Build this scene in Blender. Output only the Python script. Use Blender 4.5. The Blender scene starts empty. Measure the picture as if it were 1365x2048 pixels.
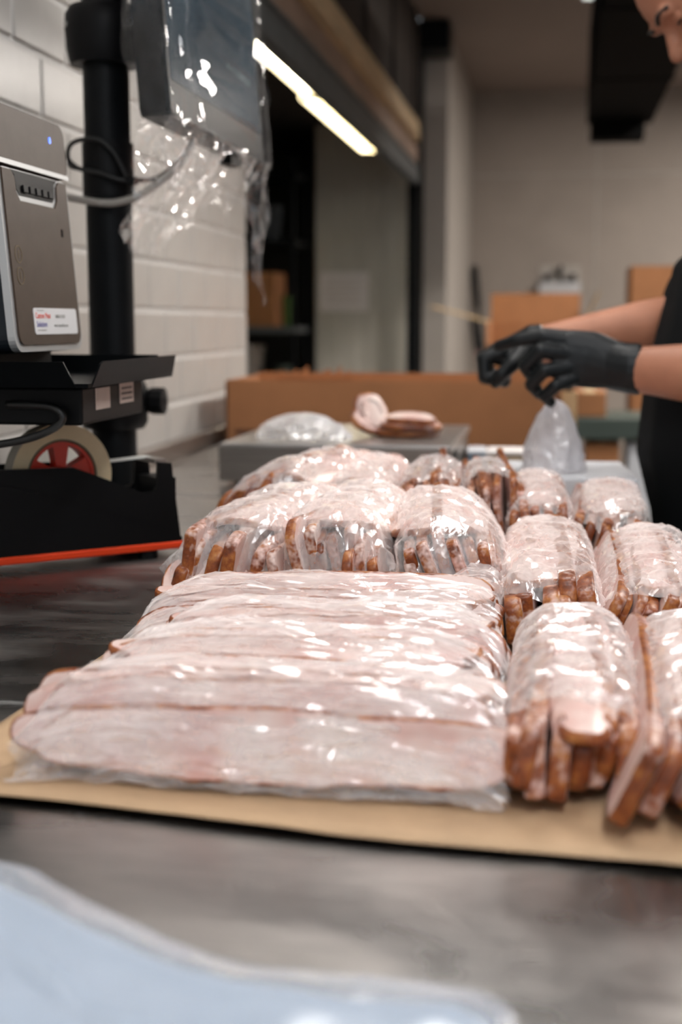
import bpy, bmesh, math, random
from mathutils import Vector, Matrix, Euler, noise
random.seed(7)
SC = bpy.context.scene
COL = SC.collection
PI = math.pi

# ------------------------------------------------------------------ camera
# table top is z = 0, the floor z = -0.9; +Y runs along the block wall, +X away from it
cam_d = bpy.data.cameras.new('camera'); cam = bpy.data.objects.new('camera', cam_d); COL.objects.link(cam)
cam.location = (0, 0, 0.28)
cam.rotation_euler = (math.radians(90 - 7.99), 0, math.radians(9.10))
cam_d.sensor_fit = 'VERTICAL'; cam_d.sensor_height = 36.0
cam_d.lens = 36.0 * 2700 / 2048
cam_d.clip_start = 0.02; cam_d.clip_end = 60
cam_d.dof.use_dof = True
cam_d.dof.focus_distance = 1.20
cam_d.dof.aperture_fstop = 4.2
SC.camera = cam

# ------------------------------------------------------------------ world, lights, exposure
W = bpy.data.worlds.new('world'); SC.world = W; W.use_nodes = True
W.node_tree.nodes['Background'].inputs[0].default_value = (0.86, 0.93, 1.0, 1)
W.node_tree.nodes['Background'].inputs[1].default_value = 0.34
def area(name, loc, sx, sy, power, col=(1, 0.96, 0.9), rot=(0, 0, 0)):
    d = bpy.data.lights.new(name, 'AREA'); d.shape = 'RECTANGLE'; d.size = sx; d.size_y = sy
    d.energy = power; d.color = col
    o = bpy.data.objects.new(name, d); COL.objects.link(o); o.location = loc; o.rotation_euler = rot
    return o
# the ceiling lamps of the packing room, plus unseen fill lights added among them
area('ceiling_and_fill_light', (0.25, -0.95, 1.9), 0.3, 1.2, 17, (0.97, 0.98, 1))  # added fill behind the camera, lights the front faces of the bags
area('ceiling_and_fill_light', (0.55, 0.75, 1.9), 0.3, 1.2, 7, (0.98, 0.98, 1))
area('ceiling_and_fill_light', (-0.15, 2.15, 1.9), 0.3, 1.2, 9, (1, 0.97, 0.94))
area('ceiling_and_fill_light', (1.3, 3.2, 1.9), 0.3, 1.2, 24, (1, 0.96, 0.92))
area('ceiling_and_fill_light', (1.5, 5.6, 1.9), 0.3, 1.2, 52, (1, 0.94, 0.88))
area('ceiling_and_fill_light', (1.9, 8.4, 1.9), 0.3, 1.2, 50, (1, 0.93, 0.86))  # unseen extra lamp, added to brighten the back wall
vs = SC.view_settings
SC.display_settings.display_device = 'sRGB'
vs.view_transform = 'Standard'; vs.look = 'None'; vs.gamma = 1.0; vs.use_curve_mapping = False
vs.exposure = 1.05
SC.cycles.transparent_max_bounces = 12
SC.cycles.max_bounces = 6; SC.cycles.diffuse_bounces = 3; SC.cycles.glossy_bounces = 3
SC.cycles.caustics_reflective = False; SC.cycles.caustics_refractive = False
SC.cycles.adaptive_threshold = 0.1; SC.cycles.adaptive_min_samples = 12

# ------------------------------------------------------------------ materials
MAT = {}
def nmat(name):
    m = bpy.data.materials.new(name); m.use_nodes = True
    nt = m.node_tree; nt.nodes.clear(); MAT[name] = m
    out = nt.nodes.new('ShaderNodeOutputMaterial')
    return m, nt, out
def N(nt, t, **kw):
    n = nt.nodes.new(t)
    for k, v in kw.items():
        if k in n.inputs: n.inputs[k].default_value = v
        else: setattr(n, k, v)
    return n
def lk(nt, a, b): nt.links.new(a, b)
def c4(c): return (c[0], c[1], c[2], 1)
def noise_tex(nt, scale, detail=4, rough=0.55, vec=None, dist=0.0):
    n = N(nt, 'ShaderNodeTexNoise'); n.inputs['Scale'].default_value = scale
    n.inputs['Detail'].default_value = detail; n.inputs['Roughness'].default_value = rough
    n.inputs['Distortion'].default_value = dist
    if vec is not None: lk(nt, vec, n.inputs['Vector'])
    return n
def ramp(nt, fac, stops):
    r = N(nt, 'ShaderNodeValToRGB'); e = r.color_ramp.elements
    while len(e) > 1: e.remove(e[-1])
    e[0].position = stops[0][0]; e[0].color = c4(stops[0][1])
    for p, c in stops[1:]:
        k = e.new(p); k.color = c4(c)
    lk(nt, fac, r.inputs[0]); return r
def objco(nt, scale=(1, 1, 1)):
    t = N(nt, 'ShaderNodeTexCoord'); mp = N(nt, 'ShaderNodeMapping'); mp.inputs['Scale'].default_value = scale
    lk(nt, t.outputs['Object'], mp.inputs['Vector']); return mp.outputs[0]
def pmat(name, col, rough=0.5, metal=0.0, var=0.0, vscale=30, bump=0.0, bscale=200, spec=0.5, emit=None, estr=0, co=(1, 1, 1), col2=None, coat=0.0, sss=0.0):
    m, nt, out = nmat(name)
    b = N(nt, 'ShaderNodeBsdfPrincipled'); lk(nt, b.outputs[0], out.inputs[0])
    b.inputs['Base Color'].default_value = c4(col); b.inputs['Roughness'].default_value = rough
    b.inputs['Metallic'].default_value = metal; b.inputs['Specular IOR Level'].default_value = spec
    b.inputs['Coat Weight'].default_value = coat
    if sss: b.inputs['Subsurface Weight'].default_value = sss; b.inputs['Subsurface Scale'].default_value = 0.01
    v = objco(nt, co)
    n = noise_tex(nt, vscale, 5, 0.6, v)
    if var or col2:
        c2 = col2 if col2 else tuple(max(0, x * (1 - var)) for x in col)
        c1 = col if col2 else tuple(min(1, x * (1 + var * .6)) for x in col)
        r = ramp(nt, n.outputs[0], [(0.3, c2), (0.7, c1)]); lk(nt, r.outputs[0], b.inputs['Base Color'])
    if bump:
        n2 = noise_tex(nt, bscale, 3, 0.6, v)
        bp = N(nt, 'ShaderNodeBump'); bp.inputs['Strength'].default_value = bump; bp.inputs['Distance'].default_value = 0.002
        lk(nt, n2.outputs[0], bp.inputs['Height']); lk(nt, bp.outputs[0], b.inputs['Normal'])
    if emit:
        b.inputs['Emission Color'].default_value = c4(emit); b.inputs['Emission Strength'].default_value = estr
    return m
pmat('block_paint', (0.60, 0.57, 0.53), 0.28, var=0.05, vscale=14, bump=0.12, bscale=60, spec=0.5)
pmat('mortar_paint', (0.80, 0.78, 0.75), 0.35, var=0.05, vscale=40, bump=0.2, bscale=150)
pmat('wall_paint', (0.36, 0.31, 0.27), 0.7, var=0.08, vscale=3)
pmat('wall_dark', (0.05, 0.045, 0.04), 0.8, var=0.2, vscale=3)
pmat('column_paint', (0.46, 0.42, 0.38), 0.6, var=0.06, vscale=5)
pmat('ceiling_paint', (0.30, 0.24, 0.21), 0.8, var=0.06, vscale=2)
pmat('concrete_floor', (0.16, 0.15, 0.14), 0.5, var=0.2, vscale=4)
pmat('panel_grey', (0.62, 0.585, 0.51), 0.45, metal=0.0, var=0.1, vscale=6, co=(6, 6, 0.4))
pmat('black_steel', (0.005, 0.006, 0.007), 0.42, var=0.2, vscale=30, spec=0.14)
pmat('duct_black', (0.004, 0.004, 0.004), 0.9, spec=0.08)
pmat('black_gloss', (0.004, 0.0045, 0.005), 0.30, spec=0.03)
pmat('screen_bezel', (0.003, 0.003, 0.0035), 0.3, spec=0.05)
pmat('black_plastic', (0.004, 0.004, 0.0045), 0.45, bump=0.1, bscale=700, spec=0.16)
pmat('navy_plastic', (0.008, 0.012, 0.016), 0.5, spec=0.3)
pmat('beam_grey', (0.11, 0.12, 0.125), 0.5, var=0.2, vscale=8)
pmat('board_brown', (0.36, 0.25, 0.19), 0.65, var=0.3, vscale=5, co=(6, 0.5, 6))
pmat('board_tan', (0.66, 0.48, 0.28), 0.6, var=0.3, vscale=5, co=(6, 0.5, 6))
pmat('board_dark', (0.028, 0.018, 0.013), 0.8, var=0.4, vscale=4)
pmat('tube_glow', (1, 1, 1), 0.4, emit=(1, 0.95, 0.80), estr=22)
pmat('tube_dim', (0.8, 0.8, 0.7), 0.4, emit=(1, 0.82, 0.48), estr=2.2)
pmat('strip_lamp', (0.8, 0.8, 0.8), 0.4, emit=(0.9, 0.95, 0.9), estr=0.7)
pmat('fixture_white', (0.55, 0.48, 0.33), 0.4)
pmat('kraft_paper', (0.52, 0.345, 0.20), 0.75, var=0.14, vscale=16, bump=0.25, bscale=90)
pmat('cardboard', (0.41, 0.175, 0.07), 0.8, var=0.12, vscale=7)
pmat('cardboard_pale', (0.60, 0.42, 0.23), 0.8, var=0.1, vscale=9)
pmat('cardboard_edge', (0.14, 0.06, 0.03), 0.9)
pmat('white_card', (0.72, 0.73, 0.76), 0.45, var=0.03, vscale=12)
pmat('blue_card', (0.20, 0.28, 0.36), 0.5, var=0.1)
pmat('white_paper', (0.92, 0.86, 0.83), 0.7, var=0.05)
pmat('print_ink', (0.10, 0.08, 0.08), 0.8)
pmat('silver_plastic', (0.50, 0.51, 0.51), 0.35, metal=0.35)
pmat('printer_face', (0.074, 0.052, 0.038), 0.42, spec=0.16, var=0.12, vscale=40, bump=0.06, bscale=600)
pmat('led_blue', (0.0, 0.1, 0.9), 0.3, emit=(0.0, 0.13, 1.0), estr=0.8)
pmat('label_white', (0.78, 0.78, 0.79), 0.25)
pmat('label_pink', (0.62, 0.52, 0.47), 0.4)
pmat('ink_red', (0.70, 0.05, 0.02), 0.5)
pmat('ink_blue', (0.05, 0.04, 0.28), 0.5)
pmat('ink_grey', (0.22, 0.22, 0.20), 0.5)
pmat('tape_side', (0.88, 0.70, 0.44), 0.6, var=0.05, vscale=60)
pmat('tape_face', (0.72, 0.66, 0.55), 0.5)
pmat('tape_core', (0.16, 0.12, 0.07), 0.8)
pmat('tape_end', (0.66, 0.66, 0.62), 0.4)
pmat('red_plastic', (0.72, 0.035, 0.012), 0.35)
pmat('orange_plastic', (0.88, 0.060, 0.010), 0.4)
pmat('cable_grey', (0.42, 0.40, 0.36), 0.5)
pmat('cable_black', (0.010, 0.010, 0.010), 0.4)
pmat('screen_glass', (0.022, 0.035, 0.048), 0.10, spec=0.9, var=0.5, vscale=9, co=(1, 3, 0.6))
pmat('screen_lit', (0.022, 0.038, 0.052), 0.14, spec=0.35, emit=(0.05, 0.10, 0.14), estr=0.05, var=0.5, vscale=9)
pmat('glove_nitrile', (0.004, 0.006, 0.007), 0.45, spec=0.35, bump=0.35, bscale=160, var=0.2, vscale=40)
pmat('black_cloth', (0.004, 0.005, 0.0055), 0.9, bump=0.3, bscale=500, spec=0.2)
pmat('skin', (0.47, 0.20, 0.115), 0.5, var=0.10, vscale=25, bump=0.06, bscale=500)
pmat('hair_dark', (0.012, 0.008, 0.006), 0.55)
pmat('eye_white', (0.5, 0.45, 0.42), 0.2)
pmat('maroon_plastic', (0.16, 0.035, 0.05), 0.4)
pmat('green_bin', (0.055, 0.075, 0.062), 0.5)
pmat('leaf_green', (0.05, 0.12, 0.015), 0.5)
pmat('steel_dull', (0.36, 0.325, 0.295), 0.38, metal=0.9, var=0.15, vscale=20, co=(0.3, 8, 8))
pmat('steel_bright', (0.62, 0.60, 0.58), 0.3, metal=0.9, var=0.1, vscale=20)
pmat('chrome', (0.75, 0.75, 0.75), 0.15, metal=1.0)

# brushed table steel: brush marks run along X, wiped smears of fat change the gloss
m, nt, out = nmat('table_steel')
b = N(nt, 'ShaderNodeBsdfPrincipled'); lk(nt, b.outputs[0], out.inputs[0])
b.inputs['Metallic'].default_value = 1.0; b.inputs['Anisotropic'].default_value = 0.35
n1 = noise_tex(nt, 3.0, 4, 0.55, objco(nt, (1.2, 2.6, 1)), 0.6)
n2 = noise_tex(nt, 26, 4, 0.65, objco(nt, (1.2, 40, 1)))
r1 = ramp(nt, n1.outputs[0], [(0.30, (0.33, 0.33, 0.325)), (0.55, (0.46, 0.435, 0.41)), (0.75, (0.60, 0.57, 0.54))])
mx = N(nt, 'ShaderNodeMix', data_type='RGBA', blend_type='MULTIPLY'); mx.inputs[0].default_value = 0.6
r2 = ramp(nt, n2.outputs[0], [(0.3, (0.5, 0.5, 0.5)), (0.66, (1.1, 1.1, 1.1))])
lk(nt, r1.outputs[0], mx.inputs['A']); lk(nt, r2.outputs[0], mx.inputs['B']); lk(nt, mx.outputs['Result'], b.inputs['Base Color'])
rr = N(nt, 'ShaderNodeMapRange'); rr.inputs['From Min'].default_value = 0.3; rr.inputs['From Max'].default_value = 0.7; rr.inputs['To Min'].default_value = 0.20; rr.inputs['To Max'].default_value = 0.44
lk(nt, n1.outputs[0], rr.inputs[0]); lk(nt, rr.outputs[0], b.inputs['Roughness'])
bp = N(nt, 'ShaderNodeBump'); bp.inputs['Strength'].default_value = 0.12; bp.inputs['Distance'].default_value = 0.0006
lk(nt, n2.outputs[0], bp.inputs['Height']); lk(nt, bp.outputs[0], b.inputs['Normal'])

# sliced smoked poultry: pale pink flesh, browned skin where the 'crust' attribute is high
m, nt, out = nmat('sliced_meat')
b = N(nt, 'ShaderNodeBsdfPrincipled'); lk(nt, b.outputs[0], out.inputs[0]); b.inputs['Roughness'].default_value = 0.38
v = objco(nt)
ti = N(nt, 'ShaderNodeObjectInfo')
addv = N(nt, 'ShaderNodeVectorMath', operation='ADD'); lk(nt, v, addv.inputs[0])
mulv = N(nt, 'ShaderNodeMath', operation='MULTIPLY'); mulv.inputs[1].default_value = 37.0
lk(nt, ti.outputs['Random'], mulv.inputs[0]); lk(nt, mulv.outputs[0], addv.inputs[1])
va = addv.outputs[0]
nf = noise_tex(nt, 22, 2, 0.55, va)
fl = ramp(nt, nf.outputs[0], [(0.30, (0.68, 0.38, 0.33)), (0.48, (0.78, 0.56, 0.50)), (0.70, (0.86, 0.72, 0.66))])
nc = noise_tex(nt, 48, 4, 0.72, va)
cr = ramp(nt, nc.outputs[0], [(0.28, (0.07, 0.015, 0.007)), (0.47, (0.26, 0.065, 0.017)), (0.60, (0.43, 0.15, 0.038)), (0.78, (0.58, 0.31, 0.11))])
at = N(nt, 'ShaderNodeAttribute'); at.attribute_name = 'crust'
ne = noise_tex(nt, 160, 1, 0.6, va)
sm = N(nt, 'ShaderNodeMath', operation='MULTIPLY_ADD'); sm.inputs[1].default_value = 0.7; sm.inputs[2].default_value = -0.35
lk(nt, ne.outputs[0], sm.inputs[0])
sa = N(nt, 'ShaderNodeMath', operation='ADD'); lk(nt, at.outputs['Fac'], sa.inputs[0]); lk(nt, sm.outputs[0], sa.inputs[1])
cf = N(nt, 'ShaderNodeMapRange'); cf.inputs['From Min'].default_value = 0.42; cf.inputs['From Max'].default_value = 0.72
lk(nt, sa.outputs[0], cf.inputs[0])
mx = N(nt, 'ShaderNodeMix', data_type='RGBA'); lk(nt, cf.outputs[0], mx.inputs[0])
lk(nt, fl.outputs[0], mx.inputs['A']); lk(nt, cr.outputs[0], mx.inputs['B']); lk(nt, mx.outputs['Result'], b.inputs['Base Color'])
bp = N(nt, 'ShaderNodeBump'); bp.inputs['Strength'].default_value = 0.35; bp.inputs['Distance'].default_value = 0.0015
lk(nt, nc.outputs[0], bp.inputs['Height']); lk(nt, bp.outputs[0], b.inputs['Normal'])

# thin plastic film: mostly see-through, milky haze, glossy creases
def film_mat(name, haze, gloss, rough, bscale, bstr, co=(1, 1, 1), tint=(0.97, 0.97, 0.97), white=(0.86, 0.86, 0.88), hvar=0.5, hscale=35, bdist=0.002):
    m, nt, out = nmat(name)
    v = objco(nt, co)
    nA = noise_tex(nt, bscale, 1.5, 0.6, v, 1.0)
    ab = N(nt, 'ShaderNodeMath', operation='SUBTRACT'); ab.inputs[1].default_value = 0.5; lk(nt, nA.outputs[0], ab.inputs[0])
    ab2 = N(nt, 'ShaderNodeMath', operation='ABSOLUTE'); lk(nt, ab.outputs[0], ab2.inputs[0])
    bp = N(nt, 'ShaderNodeBump'); bp.inputs['Strength'].default_value = bstr; bp.inputs['Distance'].default_value = bdist
    lk(nt, ab2.outputs[0], bp.inputs['Height'])
    tr = N(nt, 'ShaderNodeBsdfTransparent'); tr.inputs[0].default_value = c4(tint)
    df = N(nt, 'ShaderNodeBsdfDiffuse'); df.inputs[0].default_value = c4(white); lk(nt, bp.outputs[0], df.inputs['Normal'])
    tl = N(nt, 'ShaderNodeBsdfTranslucent'); tl.inputs[0].default_value = c4(white)
    dm = N(nt, 'ShaderNodeMixShader'); dm.inputs[0].default_value = 0.35
    lk(nt, df.outputs[0], dm.inputs[1]); lk(nt, tl.outputs[0], dm.inputs[2])
    nh = noise_tex(nt, hscale, 2, 0.6, v)
    hz = N(nt, 'ShaderNodeMapRange'); hz.inputs['From Min'].default_value = 0.35; hz.inputs['From Max'].default_value = 0.68
    hz.inputs['To Min'].default_value = haze * (1 - hvar); hz.inputs['To Max'].default_value = haze * (1 + hvar)
    lk(nt, nh.outputs[0], hz.inputs[0])
    lw = N(nt, 'ShaderNodeLayerWeight'); lw.inputs['Blend'].default_value = 0.35; lk(nt, bp.outputs[0], lw.inputs['Normal'])
    hm = N(nt, 'ShaderNodeMath', operation='MULTIPLY_ADD', use_clamp=True); hm.inputs[1].default_value = haze * 0.7
    lk(nt, lw.outputs['Facing'], hm.inputs[0]); lk(nt, hz.outputs[0], hm.inputs[2]); hz = hm
    m1 = N(nt, 'ShaderNodeMixShader'); lk(nt, hz.outputs[0], m1.inputs[0]); lk(nt, tr.outputs[0], m1.inputs[1]); lk(nt, dm.outputs[0], m1.inputs[2])
    gl = N(nt, 'ShaderNodeBsdfGlossy'); gl.inputs['Roughness'].default_value = rough; lk(nt, bp.outputs[0], gl.inputs['Normal'])
    fr = N(nt, 'ShaderNodeLayerWeight'); fr.inputs['Blend'].default_value = 0.25; lk(nt, bp.outputs[0], fr.inputs['Normal'])
    fg = N(nt, 'ShaderNodeMapRange'); fg.inputs['To Min'].default_value = gloss; fg.inputs['To Max'].default_value = min(0.4, gloss * 3)
    lk(nt, fr.outputs['Facing'], fg.inputs[0])
    lk(nt, fg.outputs[0], gl.inputs['Color'])
    m2 = N(nt, 'ShaderNodeAddShader'); lk(nt, m1.outputs[0], m2.inputs[0]); lk(nt, gl.outputs[0], m2.inputs[1])
    lk(nt, m2.outputs[0], out.inputs[0])
film_mat('bag_film', 0.30, 0.085, 0.17, 34, 0.35, (1, 2.0, 1.5), white=(0.92, 0.89, 0.88), hvar=0.55, bdist=0.003)
film_mat('wrap_film', 0.016, 0.038, 0.05, 20, 0.3, hvar=0.9, bdist=0.0015)
film_mat('tail_film', 0.06, 0.11, 0.06, 30, 0.6, hvar=0.9, bdist=0.002)
film_mat('milky_film', 0.62, 0.06, 0.26, 7, 0.4, white=(0.56, 0.64, 0.74), hvar=0.12, hscale=9)
film_mat('clear_edge_film', 0.24, 0.12, 0.16, 9, 0.4, white=(0.60, 0.66, 0.74), hvar=0.3, hscale=9)
film_mat('white_bag_film', 0.72, 0.08, 0.25, 14, 0.7, white=(0.82, 0.80, 0.82), hvar=0.2, hscale=20)
film_mat('clear_bag_film', 0.42, 0.12, 0.18, 20, 0.8, white=(0.84, 0.83, 0.84), hvar=0.5, hscale=20)

# ------------------------------------------------------------------ object helpers
ORG = {}
def tag(o, label=None, cat=None, group=None, kind=None):
    if label: o['label'] = label
    if cat: o['category'] = cat
    if group: o['group'] = group
    if kind: o['kind'] = kind
    return o
def thing(name, label, cat, loc, rz=0.0, group=None):
    o = bpy.data.objects.new(name, None); COL.objects.link(o); o.empty_display_size = 0.05
    o.location = loc; o.rotation_euler = (0, 0, rz)
    return tag(o, label, cat, group)
class MB:
    """collects shapes; build() links them as one mesh object. Coordinates are relative to the thing's origin."""
    def __init__(s): s.v = []; s.f = []; s.m = []
    def add(s, vs, fs, mi=0):
        o = len(s.v); s.v += [tuple(v) for v in vs]; s.f += [tuple(i + o for i in f) for f in fs]; s.m += [mi] * len(fs)
        return s
    def box(s, x0, x1, y0, y1, z0, z1, mi=0, M=None, bev=0.0):
        bm = bmesh.new(); bmesh.ops.create_cube(bm, size=1)
        for v in bm.verts: v.co = Vector((x0 + (v.co.x + .5) * (x1 - x0), y0 + (v.co.y + .5) * (y1 - y0), z0 + (v.co.z + .5) * (z1 - z0)))
        if bev: bmesh.ops.bevel(bm, geom=bm.edges[:], offset=bev, segments=2, affect='EDGES', profile=0.5)
        bm.verts.index_update()
        vs = [(M @ v.co if M else v.co) for v in bm.verts]; fs = [[v.index for v in f.verts] for f in bm.faces]; bm.free()
        return s.add(vs, fs, mi)
    def prism(s, pts, z0, z1, M=None, mi=0):
        """pts in (a,b), extruded along c from z0 to z1"""
        n = len(pts); vs = [Vector((a, b_, z0)) for a, b_ in pts] + [Vector((a, b_, z1)) for a, b_ in pts]
        if M: vs = [M @ v for v in vs]
        fs = [list(range(n))[::-1], list(range(n, 2 * n))] + [[i, (i + 1) % n, n + (i + 1) % n, n + i] for i in range(n)]
        return s.add(vs, fs, mi)
    def tube(s, pts, r, seg=10, mi=0, cap=True, smooth=2):
        P = [Vector(p) for p in pts]
        if smooth and len(P) > 2:
            Q = []
            for i in range(len(P) - 1):
                p0 = P[max(0, i - 1)]; p1 = P[i]; p2 = P[i + 1]; p3 = P[min(len(P) - 1, i + 2)]
                k = smooth * 3
                for j in range(k):
                    t = j / k
                    Q.append(0.5 * ((2 * p1) + (p2 - p0) * t + (2 * p0 - 5 * p1 + 4 * p2 - p3) * t * t + (3 * p1 - p0 - 3 * p2 + p3) * t ** 3))
            P = Q + [P[-1]]
        rs = r if isinstance(r, (list, tuple)) else None
        vs = []; fs = []; n = len(P); prev = None
        for i, p in enumerate(P):
            d = (P[min(n - 1, i + 1)] - P[max(0, i - 1)]).normalized()
            if prev is None:
                a = Vector((0, 0, 1)) if abs(d.z) < 0.9 else Vector((1, 0, 0))
                u = d.cross(a).normalized()
            else:
                u = (prev - d * prev.dot(d)).normalized()
            prev = u; w = d.cross(u)
            rad = r if rs is None else (rs[0] + (rs[-1] - rs[0]) * i / max(1, n - 1))
            for k in range(seg):
                t = 2 * PI * k / seg; vs.append(p + (u * math.cos(t) + w * math.sin(t)) * rad)
        for i in range(n - 1):
            for k in range(seg):
                fs.append([i * seg + k, i * seg + (k + 1) % seg, (i + 1) * seg + (k + 1) % seg, (i + 1) * seg + k])
        if cap: fs += [list(range(seg))[::-1], [(n - 1) * seg + k for k in range(seg)]]
        return s.add(vs, fs, mi)
    def lathe(s, prof, seg=32, M=None, mi=0, closed=False):
        vs = []; n = len(prof)
        for i in range(seg):
            t = 2 * PI * i / seg
            for r, z in prof: vs.append(Vector((r * math.cos(t), r * math.sin(t), z)))
        if M: vs = [M @ v for v in vs]
        fs = []
        for i in range(seg):
            a = i * n; b_ = ((i + 1) % seg) * n
            for k in range(n - 1 if not closed else n):
                k2 = (k + 1) % n
                fs.append([a + k, b_ + k, b_ + k2, a + k2])
        return s.add(vs, fs, mi)
    def build(s, name, mats, parent=None, smooth=False, loc=None, label=None):
        me = bpy.data.meshes.new(name); me.from_pydata(s.v, [], s.f)
        if isinstance(mats, str): mats = [mats]
        for k in mats: me.materials.append(MAT[k])
        if len(mats) > 1: me.polygons.foreach_set('material_index', s.m)
        bm = bmesh.new(); bm.from_mesh(me); bmesh.ops.recalc_face_normals(bm, faces=bm.faces[:]); bm.to_mesh(me); bm.free()
        if smooth:
            me.polygons.foreach_set('use_smooth', [True] * len(me.polygons))
            if smooth != 'all':
                try: me.set_sharp_from_angle(angle=math.radians(40))
                except Exception: pass
        me.update()
        o = bpy.data.objects.new(name, me); COL.objects.link(o)
        if parent: o.parent = parent
        if loc: o.location = loc
        if label: o['label'] = label
        return o
def copy_tree(o, parent=None):
    c = o.copy(); COL.objects.link(c); c.parent = parent
    for ch in o.children: copy_tree(ch, c)
    return c
def struct(o): o['kind'] = 'structure'; return o
def text(name, body, size, mat, parent, M, xs=1.0):
    cu = bpy.data.curves.new(name, 'FONT'); cu.body = body; cu.size = size; cu.extrude = 0.00012
    cu.materials.append(MAT[mat])
    tmp = bpy.data.objects.new(name, cu); COL.objects.link(tmp)
    me = bpy.data.meshes.new_from_object(tmp.evaluated_get(bpy.context.evaluated_depsgraph_get()))
    bpy.data.objects.remove(tmp)
    o = bpy.data.objects.new(name, me); COL.objects.link(o); o.parent = parent
    o.matrix_local = M @ Matrix.Diagonal((xs, 1, 1, 1))
    return o
def frame(o, x, y):
    x = Vector(x).normalized(); y = Vector(y); y = (y - x * y.dot(x)).normalized(); z = x.cross(y)
    M = Matrix((x, y, z)).transposed().to_4x4(); M.translation = Vector(o); return M
def fbm(p, k=3):
    a = 0; s = 1
    for i in range(k): a += noise.noise(p) * s; p = p * 2.03 + Vector((3.1, 1.7, 9.2)); s *= 0.5
    return a
def ridge(p): return (1 - abs(noise.noise(p))) ** 4
#@@STRUCTURE

# ================================================================== the room
CEIL = 1.97
struct(MB().box(-4, 5, -1.5, 10.6, -0.95, -0.9).build('floor', 'concrete_floor'))
struct(MB().box(-0.81, 5, -1.5, 10.6, CEIL, CEIL + 0.1).build('ceiling', 'ceiling_paint'))
struct(MB().box(-0.674, 5, 10.4, 10.6, -0.9, CEIL).build('wall_back', 'wall_paint'))
struct(MB().box(4.8, 5, -1.5, 10.4, -0.9, CEIL).build('wall_right', 'wall_paint'))
struct(MB().box(-0.815, -0.674, 8.2, 10.4, -0.9, CEIL).build('wall_partition', 'column_paint'))
# faint sheet joints on the far wall
jb = MB()
for x in (0.25, 1.45, 2.65): jb.box(x, x + 0.012, 10.395, 10.4, -0.9, CEIL)
jb.box(-0.674, 4.8, 10.394, 10.4, 1.36, 1.372)
struct(jb.build('trim_1', 'column_paint'))

# block wall beside the table: recessed mortar bed, every block in the picture its own piece
wl = struct(MB().box(-1.0, -0.8145, -1.5, 3.497, -0.9, CEIL).build('wall_left', 'mortar_paint'))
BL, BH, GAP = 0.2195, 0.0978, 0.0075
def block_mesh(w):
    b_ = MB(); b_.box(-0.012, 0.0035, GAP / 2, w - GAP / 2, GAP / 2, BH - GAP / 2, bev=0.0035)
    o = b_.build('block', 'block_paint'); me = o.data; bpy.data.objects.remove(o); return me
full = block_mesh(BL); cuts = {}
for r in range(-1, 11):
    z = 0.1095 + BH * (r - 1)
    off = 0.116 if (r - 4) % 2 == 0 else 0.008
    k = 4
    while True:
        y = off + BL * k; k += 1
        if y > 3.47: break
        w = min(BL, 3.5 - y)
        if w < BL - 1e-4:
            key = round(w, 3)
            if key not in cuts: cuts[key] = block_mesh(w)
            me = cuts[key]
        else: me = full
        o = bpy.data.objects.new('block', me); COL.objects.link(o); o.parent = wl
        o.location = (-0.8145 + random.uniform(-.0006, .0006), y, z)

# storeroom beyond the end of the block wall
struct(MB().box(-1.47, -0.862, 8.2, 8.26, -0.9, 1.6).build('wall_storeroom', 'panel_grey'))
ws = bpy.data.objects['wall_storeroom']
for i in range(6):
    x = -1.47 + 0.1013 * i
    MB().box(x + 0.004, x + 0.0973, 8.192, 8.2, -0.9, 1.6, bev=0.003).build('panel', 'panel_grey', ws)
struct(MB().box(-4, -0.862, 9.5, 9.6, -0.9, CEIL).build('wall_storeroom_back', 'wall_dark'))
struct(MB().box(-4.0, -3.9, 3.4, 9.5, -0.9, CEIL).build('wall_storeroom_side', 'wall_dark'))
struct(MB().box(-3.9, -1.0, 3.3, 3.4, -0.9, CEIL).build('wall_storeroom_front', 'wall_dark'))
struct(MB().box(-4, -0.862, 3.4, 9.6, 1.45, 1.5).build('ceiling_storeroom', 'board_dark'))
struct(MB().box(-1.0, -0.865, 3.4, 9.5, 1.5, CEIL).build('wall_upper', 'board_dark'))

# lintel over the opening: grey steel angle, brown board, tan board, dark cladding
lb = thing('lintel_beam', 'long grey steel beam with brown and tan boards above the storeroom opening', 'beam', (-0.81, 3.5, 1.062))
MB().box(-0.05, 0.0, 0.0, 4.36, 0.0, 0.085).build('steel_angle', 'beam_grey', lb)
MB().box(-0.05, 0.012, 0.0, 4.36, 0.085, 0.094).build('angle_lip', 'beam_grey', lb)
MB().box(-0.05, -0.006, 0.0, 4.36, 0.094, 0.205).build('board', 'board_brown', lb)
MB().box(-0.05, 0.03, 0.0, 4.1, 0.206, 0.30).build('board', 'board_tan', lb)
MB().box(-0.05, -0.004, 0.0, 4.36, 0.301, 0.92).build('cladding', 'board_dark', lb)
for i in range(5):
    MB().box(-0.004, 0.012, 0.25 + i * 0.95, 0.31 + i * 0.95, 0.31, 0.90).build('batten', 'board_dark', lb)
# black steel post at the end of the opening
po = thing('steel_post', 'black steel post at the far end of the storeroom opening', 'post', (-0.845, 8.0, -0.9))
MB().box(-0.042, 0.030, -0.035, 0.035, 0.0, 2.70, bev=0.004).build('shaft', 'black_steel', po)
MB().box(-0.034, 0.20, -0.14, 0.14, 2.70, 2.86).build('cap_bracket', 'black_steel', po)
MB().box(-0.06, 0.06, -0.16, 0.16, 0.0, 0.012).build('base_plate', 'black_steel', po)

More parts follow.
